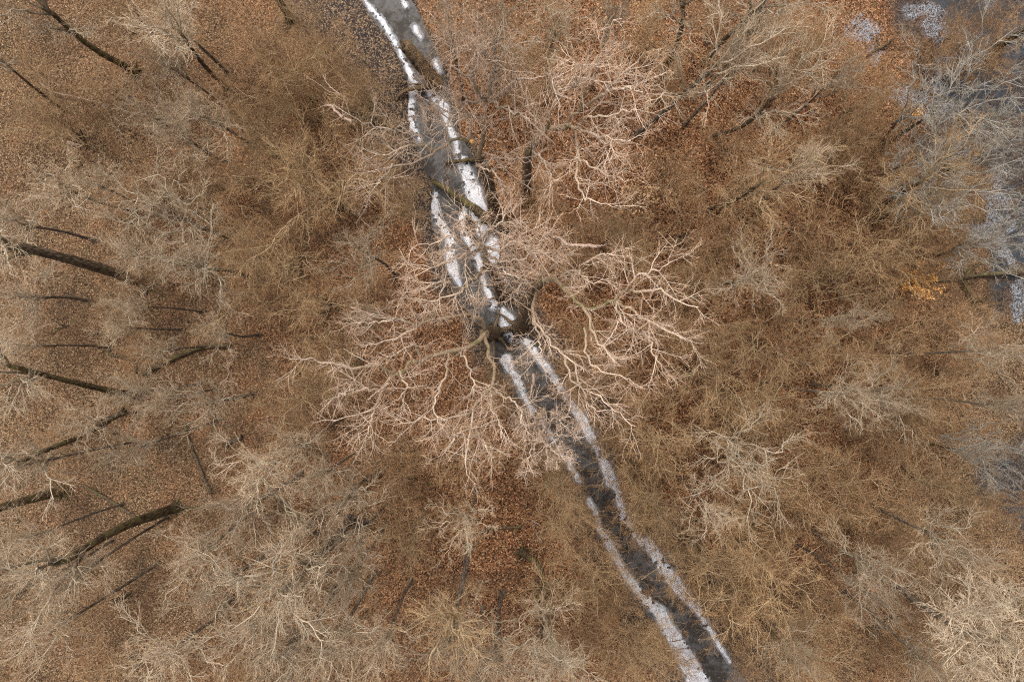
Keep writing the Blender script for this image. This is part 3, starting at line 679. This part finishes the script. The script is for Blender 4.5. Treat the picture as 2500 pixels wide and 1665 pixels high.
unique_tree('oak_tree', 'spreading oak right of the stream near the middle with long limbs reaching right', 'oak', [(1268, 800, 0), (1280, 770, 6), (1295, 725, 11), (1320, 685, 14)], .55, .36, [
    (.26, [(1320, 685), (1352, 686), (1391, 721), (1426, 753), (1448, 813), (1480, 859), (1515, 895)], 14, 20), (.20, [(1426, 753), (1476, 746), (1508, 725), (1536, 707), (1572, 714), (1618, 711), (1660, 739), (1706, 750)], 16, 22),
    (.12, [(1529, 707), (1554, 679), (1607, 654), (1656, 636)], 19, 22), (.12, [(1508, 730), (1511, 767), (1525, 790), (1550, 810)], 18, 21),
    (.14, [(1500, 740), (1540, 757), (1582, 785), (1632, 810), (1690, 835)], 18, 21), (.09, [(1582, 785), (1583, 820), (1596, 866), (1614, 895)], 19, 20),
    (.16, [(1310, 710), (1303, 774), (1342, 831), (1370, 859), (1402, 884), (1426, 909)], 13, 19), (.14, [(1335, 685), (1352, 640), (1352, 608), (1350, 585)], 14, 19),
    (.12, [(1391, 700), (1420, 650), (1470, 620), (1540, 625)], 15, 19), (.11, [(1352, 686), (1400, 660), (1440, 690), (1490, 690)], 15, 19), (.10, [(1330, 680), (1290, 650), (1260, 610), (1270, 570)], 14, 18),
    (.10, [(1320, 700), (1290, 690), (1265, 700), (1235, 745)], 13, 16), (.11, [(1426, 800), (1441, 888), (1508, 919), (1575, 951)], 15, 17), (.10, [(1370, 859), (1400, 930), (1450, 960), (1500, 1000), (1550, 1040)], 15, 16),
    (.10, [(1303, 774), (1320, 850), (1330, 900)], 13, 17), (.10, [(1340, 690), (1310, 640), (1300, 600)], 15, 20), (.09, [(1400, 884), (1440, 990), (1500, 1010)], 16, 15)], OAKG, OAKLV)
unique_tree('oak_tree', 'wide oak left of the stream at the middle, pinkish limbs fanning left and down', 'oak', [(1205, 812, 0), (1200, 815, 5), (1192, 812, 10), (1183, 815, 14)], .52, .36, [
    (.26, [(1183, 815), (1152, 842), (1095, 863), (1025, 880), (975, 905), (940, 934), (925, 970), (918, 994), (883, 1008), (812, 1029)], 14, 20),
    (.15, [(960, 909), (911, 895), (848, 898), (798, 888), (756, 877), (706, 877)], 17, 21), (.20, [(1183, 800), (1165, 770), (1110, 775), (1060, 781), (1018, 796), (982, 820), (940, 835), (897, 838)], 14, 20),
    (.20, [(1183, 820), (1194, 863), (1205, 909), (1198, 944), (1165, 975), (1152, 1000), (1155, 1030), (1145, 1086), (1140, 1160)], 14, 20), (.12, [(1198, 944), (1201, 994), (1219, 1033), (1225, 1070)], 16, 20),
    (.13, [(1170, 975), (1141, 1011), (1078, 1022), (1017, 1029), (961, 1040)], 17, 20), (.12, [(1110, 860), (1131, 873), (1152, 923), (1155, 960)], 15, 19), (.12, [(1095, 863), (1088, 912), (1063, 962), (1063, 1015), (1080, 1050)], 16, 20),
    (.12, [(1200, 944), (1225, 960), (1258, 983), (1272, 1018), (1290, 1060)], 16, 19), (.11, [(1155, 1040), (1180, 1080), (1200, 1110)], 18, 20), (.11, [(1150, 1030), (1110, 1070), (1080, 1110)], 18, 20),
    (.11, [(1060, 781), (1060, 740), (1020, 730), (980, 725)], 17, 20), (.11, [(1018, 796), (960, 780), (910, 790), (880, 780)], 18, 21), (.10, [(925, 955), (880, 950), (830, 960), (800, 985)], 19, 21),
    (.10, [(1025, 880), (1010, 840), (960, 870), (920, 860)], 17, 20), (.09, [(918, 994), (905, 1030), (900, 1060)], 19, 20), (.10, [(975, 905), (990, 950), (960, 990)], 18, 20)], OAKG, OAKLV)
unique_tree('oak_tree', 'oak rising from the ice between the mossy log and the middle of the stream', 'oak', [(1222, 722, 0), (1215, 700, 5), (1200, 665, 11), (1185, 640, 15)], .36, .26, [
    (.2, [(1185, 640), (1180, 610), (1178, 590)], 15, 18), (.13, [(1180, 605), (1141, 625), (1090, 638), (1052, 656), (1016, 674)], 16.5, 20), (.11, [(1178, 595), (1140, 600), (1103, 580), (1052, 595), (998, 613)], 17, 21),
    (.13, [(1180, 605), (1215, 610), (1243, 592), (1269, 580), (1284, 554), (1261, 539)], 17, 22), (.11, [(1183, 620), (1230, 640), (1276, 630), (1310, 600), (1343, 580)], 16, 21),
    (.18, [(1190, 650), (1166, 671), (1138, 692), (1124, 711), (1071, 730), (1025, 746)], 14, 19), (.1, [(1178, 590), (1170, 560), (1150, 530), (1120, 520)], 18, 21), (.1, [(1178, 590), (1200, 560), (1220, 540), (1240, 500)], 18, 21),
    (.1, [(1124, 711), (1090, 690), (1060, 690), (1030, 710)], 16, 19), (.1, [(1185, 640), (1230, 660), (1270, 680)], 15, 19)], OAKG, OAKLV)
unique_tree('oak_tree', 'smaller oak with pale drooping twigs over the left bank below the middle', 'oak', [(1312, 1015, 0), (1318, 1035, 6), (1321, 1062, 12)], .2, .13, [
    (.11, [(1321, 1062), (1301, 1093), (1290, 1120), (1292, 1150)], 12, 14), (.11, [(1321, 1062), (1335, 1100), (1334, 1144)], 12, 14), (.1, [(1321, 1060), (1340, 1040), (1352, 1024), (1395, 1018)], 12, 15),
    (.1, [(1321, 1060), (1360, 1060), (1390, 1065), (1415, 1072)], 12, 15), (.09, [(1318, 1055), (1300, 1040), (1288, 1037), (1262, 1045)], 12, 15), (.09, [(1325, 1075), (1350, 1100), (1375, 1120)], 12, 15)], OAKG,
    [(9, .15, 1.5, 48, 7, .26, -.02, .035, .013), (7, .15, .8, 50, 5, .28, -.02, .02, .010), (4, .2, .4, 50, 4, .28, 0, .014, .009)])
unique_tree('bare_tree', 'large whitish bare tree leaning into the bottom right corner', 'grey', [(2100, 1370, 0), (2220, 1455, 8), (2340, 1540, 14)], .3, .2, [
    (.15, [(2340, 1540), (2400, 1560), (2460, 1590), (2540, 1640)], 14, 20), (.13, [(2340, 1540), (2430, 1530), (2500, 1500), (2560, 1490)], 14, 21), (.12, [(2470, 1580), (2430, 1520), (2400, 1470), (2370, 1440)], 16, 21),
    (.12, [(2480, 1585), (2420, 1600), (2370, 1620), (2330, 1640)], 16, 21), (.1, [(2460, 1570), (2400, 1545), (2350, 1520), (2300, 1500)], 17, 21), (.1, [(2430, 1520), (2390, 1490), (2340, 1475)], 17, 22),
    (.1, [(2490, 1510), (2470, 1460), (2440, 1430)], 18, 22), (.1, [(2500, 1620), (2480, 1650), (2460, 1690)], 18, 21), (.1, [(2460, 1570), (2390, 1570), (2340, 1560), (2290, 1558)], 17, 21)], None,
    [(12, .12, 2.4, 34, 9, .14, .03, .05, .017), (7, .15, 1.2, 34, 6, .18, .03, .028, .012), (4, .2, .55, 36, 4, .2, .02, .017, .009)])

# trees whose trunks show on the photo: base, top, height, radius
def traced(name, label, kind, base, top, zt, r0, cr, barkm='darkbark', nl=7, ht=None):
    b = P(*base, 0); t = P(*top, zt); e = empty(name, b); l = t-b
    tb, q, r = trunk_mesh([np.array([0, 0, -.3]), l*.5+rng.normal(size=3)*.28*np.array([1, 1, 0]), l], r0, r0*.55, .5, 22, 12)
    tb.build('trunk', M[barkm], e)
    A = []; Rr = []
    for k in range(nl):
        az = 6.283*(k+rng.random()*.6)/nl; i = int(rng.uniform(.7, 1)*(len(q)-1)) if k > 2 else len(q)-1; out = cr*rng.uniform(.5, 1.1)
        en = q[i]+np.array([math.cos(az)*out+l[0]*.12, math.sin(az)*out+l[1]*.12, rng.uniform(3, 7)])
        A.append(polyline([q[i], q[i]+(en-q[i])*np.array([.35, .35, .5])+rng.normal(size=3)*.15, q[i]+(en-q[i])*np.array([.7, .7, .8])+rng.normal(size=3)*.2, en], 12, .08)); Rr.append(np.linspace(r[i]*.6, .018, 12))
    cm = MB(); crown_levels(cm, np.array(A), np.array(Rr), LV[kind]); cm.build('crown', M[kind], e)
    tag(e, label, 'tree'); return e
T = traced
T('bare_tree', 'tree with thick mossy trunk standing alone on open litter, lower left', G, (432, 1238), (160, 1370), 15, .42, 4, 'mosslog')
T('bare_tree', 'tree with thick mossy trunk at the left edge above the lone mossy trunk', G, (150, 1198), (-180, 1300), 13, .4, 4, 'mosslog')
T('bare_tree', 'tree with slim straight dark trunk on orange litter near bottom centre', G, (1309, 1418), (1325, 1590), 15, .16, 3.4, 'darkbark')
T('bare_tree', 'tree with grey trunk pointing down the photo, left of the slim dark trunk', O_, (1148, 1332), (1112, 1500), 14, .26, 2.6, 'greybark')
T('bare_tree', 'old tree with very thick dark trunk reaching to the left edge', G, (365, 695), (20, 600), 15, .5, 4.5, 'darkbark')
T('bare_tree', 'tree with dark mossy trunk in the upper left corner', G, (330, 175), (120, 30), 10, .3, 4, 'mosslog')
T('bare_tree', 'thin dark tree at the left edge below the upper left corner', G, (155, 272), (0, 145), 9, .13, 2.6)
T('bare_tree', 'tree with dark trunk left of a pale crown, upper left', G, (552, 216), (440, 80), 12, .2, 3)
T('bare_tree', 'thin dark tree near the top edge, upper left', B_, (386, 90), (330, 25), 8, .1, 2)
T('bare_tree', 'tree with stout flared dark trunk at the top edge left of the stream', G, (708, 48), (640, -70), 8, .36, 3.5)
T('bare_tree', 'tree with long olive mossy trunk in the left part', G, (335, 968), (20, 895), 15, .28, 4, 'mosslog')
T('bare_tree', 'tree with greenish trunk sloping toward the lower left edge', G, (300, 1003), (60, 1120), 14, .26, 3.6, 'mosslog')
T('bare_tree', 'tree with thick furrowed trunk among grey crowns, lower left of centre', G, (855, 1268), (745, 1375), 13, .38, 4.2, 'greybark')
T('bare_tree', 'tree with long smooth trunk beside the thick furrowed trunk, lower left of centre', G, (892, 1272), (690, 1440), 17, .24, 4, 'greybark')
T('bare_tree', 'tree with dark base and blue-grey lichened trunk on orange litter, upper right', G, (1558, 325), (1735, 172), 15, .24, 4.2, 'greybark')
T('bare_tree', 'tree with slim trunk on open orange litter, right of the lichened trunk', G, (1745, 331), (1890, 235), 13, .18, 3)
T('bare_tree', 'tree with dark trunk leaning to the top edge right of centre', G, (1622, 175), (1668, 5), 14, .24, 3.2)
T('bare_tree', 'tree with long dark trunk near the top edge, upper right', G, (1722, 150), (1860, 15), 14, .24, 3.4)
T('marsh_tree', 'tree with thick mossy trunk standing in the frozen marsh, top right corner', 'pond', (2432, 124), (2560, 40), 9, .34, 3.5, 'mosslog')
T('bare_tree', 'tree with dark trunk below the marsh edge, right side', O_, (2112, 540), (2250, 445), 11, .2, 3.4, 'mosslog')
T('bare_tree', 'tree with dim trunk right of the centre oaks', O_, (1735, 512), (1850, 455), 12, .2, 3)
T('bare_tree', 'tree with mossy dark trunk near the bottom right of the stream', O_, (1830, 1468), (1920, 1590), 10, .22, 3.4, 'mosslog')
T('bare_tree', 'tree with curved grey mossy stem base beside the slim dark trunk', O_, (1272, 1348), (1330, 1440), 8, .32, 2.6, 'mosslog')

# ------------------------------------------------------------------ logs, snags, fallen branches
def log(name, label, pts, r0, r1, m, cat='fallen log', branches=(), group=None, sides=10, fuzz=None):
    """pts [(px,py,z)] ; branches [(r,[(px,py,z)..])]"""
    Q = [P(*p) for p in pts]; o0 = Q[0].copy(); K = max(10, int(len(pts)*4))
    q = polyline([a-o0 for a in Q], K, .02); mb = MB()
    rr = np.linspace(r0, r1, K)*(1+.12*rng.normal(size=K).cumsum()/math.sqrt(K))
    tubes(mb, q[None], rr[None], sides, .06, caps=True)
    if not branches and not fuzz:
        o = mb.build(name, M[m]); o.location = tuple(o0); return tag(o, label, cat, group)
    e = empty(name, o0); mb.build('stem', M[m], e)
    for (r, bp) in branches:
        b = MB(); qq = polyline([P(*p)-o0 for p in bp], 9, .03); tubes(b, qq[None], np.linspace(r, r*.3, 9)[None], 7, .05, caps=True); b.build('branch', M[m], e)
    if fuzz:
        b = MB(); n_, L_, fm = fuzz
        p, d, r_, LL = spawn(q[None], rr[None], n_, 0, .35, 60, L_, .3); qq = walk(p, d, LL, 6, .25, .03); ra = lin(np.full(len(p), .014), .007, 6); tubes(b, qq, ra)
        p, d, r_, LL = spawn(qq, ra, 4, .2, 1, 45, L_*.4, .0); tubes(b, walk(p, d, LL, 4, .25, 0), lin(np.full(len(p), .010), .006, 4)); b.build('twigs', M[fm], e)
    return tag(e, label, cat, group)
log('fallen_log', 'dark mossy log lying across the stream below the furrowed oak', [(1052, 440, .25), (1090, 462, .2), (1130, 490, .15), (1170, 518, .1), (1196, 540, .1)], .22, .42, 'mosslog',
    branches=[(.09, [(1052, 440, .3), (1048, 430, .5), (1044, 432, .6)]), (.07, [(1110, 475, .4), (1095, 500, 1.0), (1080, 520, 1.2)]), (.06, [(1150, 500, .4), (1142, 530, .9), (1150, 550, 1.0)])])
log('fallen_log', 'short mossy log bridging the stream at the foot of the white ice', [(1085, 400, .1), (1112, 394, .15), (1150, 390, .1), (1172, 386, .1)], .14, .2, 'mosslog')
snag = log('broken_trunk', 'broken hollow trunk leaning over the left bank near the top', [(1074, 208, .2), (1050, 185, 1.2), (1022, 152, 2.2), (1002, 125, 3.0), (988, 110, 3.5)], .62, .42, 'rotten', 'dead trunk',
    branches=[(.17, [(985, 112, 3.4), (980, 104, 3.7), (976, 96, 4.0)]), (.10, [(988, 116, 3.3), (972, 118, 3.3), (966, 116, 3.4)])], fuzz=(60, 1.3, 'brown'))
log('fallen_branch', 'curved smooth branch ending on dark soil beside the broken trunk', [(1050, 212, .5), (1025, 214, .5), (1000, 219, .45), (982, 228, .3), (970, 240, .1), (967, 248, 0)], .2, .13, 'rotten', 'branch',
    branches=[(.09, [(1030, 210, .5), (1005, 206, .5), (988, 214, .3), (978, 222, .1)])])
knotlimb = log('dead_limb', 'thick barkless dead limb with knot hole in the upper oak crown', [(1225, 232, 21), (1240, 215, 22), (1262, 196, 23), (1285, 193, 23.5), (1308, 196, 24)], .17, .05, 'paleWood', 'dead limb', branches=[(.08, [(1262, 196, 23), (1256, 175, 23.6), (1244, 157, 24)]), (.05, [(1262, 196, 23.1), (1258, 212, 23.3), (1259, 224, 23.3)])])
log('dead_limb', 'white barkless dead limb pointing right above the middle oak', [(1346, 578, 19), (1368, 583, 19.2), (1384, 597, 19.4), (1425, 600, 19.6), (1462, 602, 19.8)], .08, .11, 'paleWood', 'dead limb', branches=[(.05, [(1458, 602, 19.9), (1470, 599, 20), (1482, 595, 20)]), (.05, [(1346, 578, 19), (1342, 575, 19.1), (1338, 574, 19.1)])])
log('dead_limb', 'broken pinkish limb tip above the bushes left of the stream', [(795, 257, 18), (810, 259, 18), (820, 272, 18), (838, 288, 18), (860, 296, 18)], .06, .09, 'paleWood', 'dead limb', branches=[(.05, [(838, 288, 18.1), (836, 270, 18.5), (840, 250, 19)])])
log('dead_limb', 'thin white curved dead twig above the broken pinkish limb', [(790, 185, 15), (800, 205, 15), (818, 222, 15), (832, 232, 15)], .03, .05, 'paleWood', 'dead branch', branches=[(.025, [(832, 230, 15), (800, 222, 15), (770, 200, 15), (740, 180, 15)]), (.022, [(795, 193, 15), (793, 178, 15), (796, 174, 15.1)])])
log('dead_limb', 'orange freshly broken stub hanging over the stream below the middle', [(1302, 912, 8), (1303, 930, 8.2), (1298, 950, 8.4), (1294, 975, 8.6)], .12, .05, 'paleWood', 'dead limb')
log('dead_limb', 'long thin pale dead stick left of the orange stub', [(1270, 862, 9), (1273, 885, 9), (1275, 908, 9)], .03, .02, 'paleWood', 'dead branch')
log('dead_limb', 'pale broken branch with a short fork in the left oak crown', [(897, 976, 19), (912, 964, 19.3), (930, 950, 19.6), (950, 936, 20)], .05, .08, 'paleWood', 'dead branch')
log('fallen_branch', 'crooked white branch lying on the litter left of the lower stream', [(1298, 1270, .1), (1310, 1277, .1), (1322, 1284, .1), (1323, 1294, .12), (1310, 1304, .1), (1318, 1316, .1), (1324, 1324, .1)], .07, .05, 'paleWood', 'branch')
log('fallen_log', 'pale short barkless log at the left side', [(169, 349, .3), (185, 352, .3), (208, 353, .25)], .17, .1, 'paleWood')
log('fallen_branch', 'long pale pinkish branch curving over the litter, upper left', [(95, 203, .3), (130, 224, .3), (175, 236, .3), (225, 247, .3), (272, 258, .2)], .06, .04, 'paleWood', 'branch')
log('fallen_branch', 'long smooth brown pole lying under the left crowns', [(320, 468, .3), (355, 448, .35), (400, 443, .35), (460, 438, .3)], .06, .09, 'rotten', 'branch')
log('fallen_branch', 'straight brown pole pointing up right of the long smooth pole', [(462, 415, .4), (500, 400, .5), (545, 385, .6)], .07, .03, 'rotten', 'branch')
log('fallen_log', 'brown log over a dark hollow at the left edge', [(86, 440, .25), (105, 430, .3), (128, 416, .3)], .10, .08, 'rotten')
log('fallen_log', 'long dark mossy log with a kink, left of centre', [(562, 845, .2), (500, 845, .25), (450, 862, .25), (400, 885, .25), (350, 915, .2)], .16, .2, 'mosslog')
log('fallen_branch', 'dark forked branch beside the kinked mossy log', [(225, 842, .15), (258, 852, .2), (268, 865, .2), (325, 880, .2), (333, 912, .1)], .06, .09, 'darkbark', 'branch')
log('fallen_log', 'thin dark pole lying upright in the picture below a grey crown', [(452, 1030, .15), (458, 1062, .15), (475, 1110, .15), (495, 1160, .15), (515, 1205, .12)], .09, .13, 'darkbark')
log('fallen_log', 'thin dark pole pointing at the lone mossy trunk', [(200, 1183, .12), (240, 1205, .15), (290, 1235, .15), (342, 1270, .12)], .10, .13, 'darkbark')
log('fallen_log', 'dark purplish log between grey crowns, lower left of centre', [(640, 1168, .3), (670, 1205, .35), (705, 1250, .35), (770, 1305, .2)], .16, .28, 'darkbark')
log('fallen_log', 'pale broken log beside a dark pit', [(926, 1160, .4), (905, 1180, .4), (888, 1193, .35), (862, 1196, .3)], .10, .07, 'paleWood')
log('fallen_log', 'dark stub sticking out of litter left of centre', [(548, 1092, .1), (565, 1078, .3), (590, 1065, .5)], .12, .2, 'darkbark')
log('fallen_log', 'dark fallen trunk with forked limbs at the right edge', [(2510, 664, .3), (2440, 667, .3), (2380, 672, .3), (2310, 684, .25), (2240, 690, .2), (2180, 697, .2)], .24, .07, 'mosslog',
    branches=[(.14, [(2350, 678, .3), (2375, 655, .35), (2400, 640, .4), (2430, 622, .4)]), (.12, [(2345, 682, .3), (2362, 705, .3), (2375, 735, .3), (2395, 765, .3), (2425, 800, .2)]), (.06, [(2375, 735, .3), (2420, 735, .3), (2460, 750, .2)]), (.06, [(2395, 735, .3), (2430, 712, .3), (2445, 705, .3)]), (.05, [(2355, 690, .3), (2385, 690, .3)])])
log('fallen_branch', 'dark forked branch lying over frosted ice, upper right', [(2115, 140, .2), (2140, 122, .25), (2160, 112, .3), (2182, 95, .3)], .1, .12, 'mosslog', 'branch', branches=[(.07, [(2160, 113, .3), (2190, 116, .3), (2225, 116, .2)]), (.05, [(2130, 128, .3), (2145, 100, .3), (2120, 82, .2)])])
log('fallen_log', 'mossy log lying near the right edge above the corner tree', [(2225, 1167, .2), (2270, 1178, .25), (2320, 1188, .25), (2380, 1192, .2)], .1, .15, 'mosslog', branches=[(.06, [(2232, 1172, .2), (2222, 1160, .25), (2212, 1152, .2)])])
log('fallen_log', 'thin dark log with orange end on the marsh edge', [(2200, 205, .2), (2250, 220, .2), (2310, 140, .15)][:2]+[(2310, 240, .1)], .06, .1, 'rotten')
log('fallen_log', 'dark log crossing below the pink twigs right of the lower centre', [(1165, 1300, .2), (1210, 1290, .25), (1275, 1285, .2)], .08, .14, 'mosslog', branches=[(.05, [(1190, 1290, .3), (1205, 1289, .35), (1220, 1288, .35)])])
log('fallen_branch', 'leafy-mossed branch spanning the lower stream', [(1455, 1325, .3), (1490, 1312, .4), (1530, 1300, .4), (1570, 1292, .3)], .06, .1, 'mosslog', 'branch')
log('fallen_branch', 'thin dark branch over the left ice shelf near the bottom', [(1640, 1565, .4), (1665, 1560, .4), (1690, 1556, .4)], .04, .025, 'darkbark', 'branch')
log('fallen_branch', 'second thin branch over the wide ice at the bottom', [(1655, 1585, .4), (1680, 1582, .4), (1700, 1583, .4)], .035, .02, 'darkbark', 'branch')
log('fallen_branch', 'curved thin branch nearest the bottom edge over white ice', [(1665, 1622, .4), (1685, 1610, .4), (1702, 1606, .4)], .04, .02, 'darkbark', 'branch')

# ------------------------------------------------------------------ saplings that kept their dead leaves
ORANGE = leaf_material('orange_leaves', [(0, (.40, .16, .035)), (.5, (.72, .34, .09)), (1, (.88, .56, .22))])
TAN = leaf_material('tan_leaves', [(0, (.28, .15, .07)), (.5, (.48, .29, .14)), (1, (.66, .46, .26))])
def leafy(label, px, py, rpx, z, n, m):
    b = base_of(px, py, z); e = empty('beech_sapling', (b[0], b[1], 0)); cr = rpx*MPP*(H-z)/H
    A = []; Rr = []
    for k in range(9):
        az = 6.283*k/9+rng.random()*.5; o_ = cr*rng.uniform(.4, 1); A.append(polyline([(0, 0, z*.3), (math.cos(az)*o_*.4, math.sin(az)*o_*.4, z*.75), (math.cos(az)*o_, math.sin(az)*o_, z*rng.uniform(.9, 1.15))], 10, .05)); Rr.append(np.linspace(.02, .008, 10))
    tb = MB(); tubes(tb, polyline([(0, 0, -.2), (.05, .02, z*.5), (0, 0, z)], 8)[None], np.linspace(.05, .015, 8)[None], 7); tb.build('trunk', M['darkbark'], e)
    A = np.array(A); cm = MB(); Rr = np.array(Rr); tubes(cm, A, Rr, 4)
    p, d, r_, L = spawn(A, Rr, 9, .2, 1, 50, cr*.4, 0); q = walk(p, d, L, 6, .25, 0); tubes(cm, q, lin(np.full(len(p), .011), .006, 6)); cm.build('crown', M['brown'], e)
    i = rng.integers(0, len(q), n); j = rng.integers(1, 6, n); pp = q[i, j]+rng.normal(size=(n, 3))*.08
    lm = MB(); leaves(lm, pp, 1.0*.10, rng.random(n)); lm.build('foliage', m, e, smooth=False)
    tag(e, label, 'sapling', 'saplings keeping dry leaves')
leafy('sapling with bright orange leaves beside the forked fallen trunk at right', 2255, 690, 66, 3, 900, ORANGE)
leafy('tiny patch of vivid orange leaves on a twig by the frosted marsh', 2246, 274, 14, 2, 60, ORANGE)
leafy('sapling with scattered tan leaves right of the upper oaks', 1640, 445, 110, 3, 420, TAN)
leafy('small sapling with tan leaves above the middle oak limbs', 1560, 480, 70, 2.5, 200, TAN)
leafy('sapling with pale yellow leaves among grey crowns, lower left', 640, 1475, 85, 2.5, 190, TAN)
leafy('sparse sapling with tan leaves near the grey crown right of centre', 1850, 620, 100, 3, 110, TAN)

# small marks that show: a fresh cut, rot holes and a knot hole
def plain(name, c):
    m, n, b = mat(name); co = coord(n); col = mix(n, noise(n, 25, 3, co), c, tuple(x*.6 for x in c)); n.links.new(col, b.inputs['Base Color']); b.inputs['Roughness'].default_value = .9; return m
CUT = plain('fresh_cut_wood', (.85, .42, .10)); ROT = plain('rot_hole', (.012, .008, .006))
def lump(name, parent, px, py, z, rx, ry, rz, m):
    mb = MB(); a = np.arange(10)*2*math.pi/10; V = []; 
    for el in (-.9, -.3, .3, .9): V += [[math.cos(t)*math.cos(el)*rx*rng.uniform(.85, 1.15), math.sin(t)*math.cos(el)*ry*rng.uniform(.85, 1.15), math.sin(el)*rz] for t in a]
    V += [[0, 0, -rz], [0, 0, rz]]
    F = [[k*10+i, k*10+(i+1) % 10, (k+1)*10+(i+1) % 10, (k+1)*10+i] for k in range(3) for i in range(10)]
    T3 = [[(i+1) % 10, i, 40] for i in range(10)]+[[30+i, 30+(i+1) % 10, 41] for i in range(10)]
    p = P(px, py, z)-np.array(parent.location); mb.add(np.array(V)+p, F, T3); return mb.build(name, m, parent)
lump('cut_stub', bigoak, 1153, 346, 18.9, .17, .15, .16, CUT)
lump('rot_hole', snag, 986, 122, 3.45, .18, .26, .2, ROT); lump('rot_hole', snag, 1008, 150, 2.72, .16, .30, .2, ROT); lump('rot_hole', snag, 1018, 163, 2.3, .12, .22, .2, ROT)
lump('knot_hole', knotlimb, 1262, 196, 23.1, .07, .07, .06, ROT)
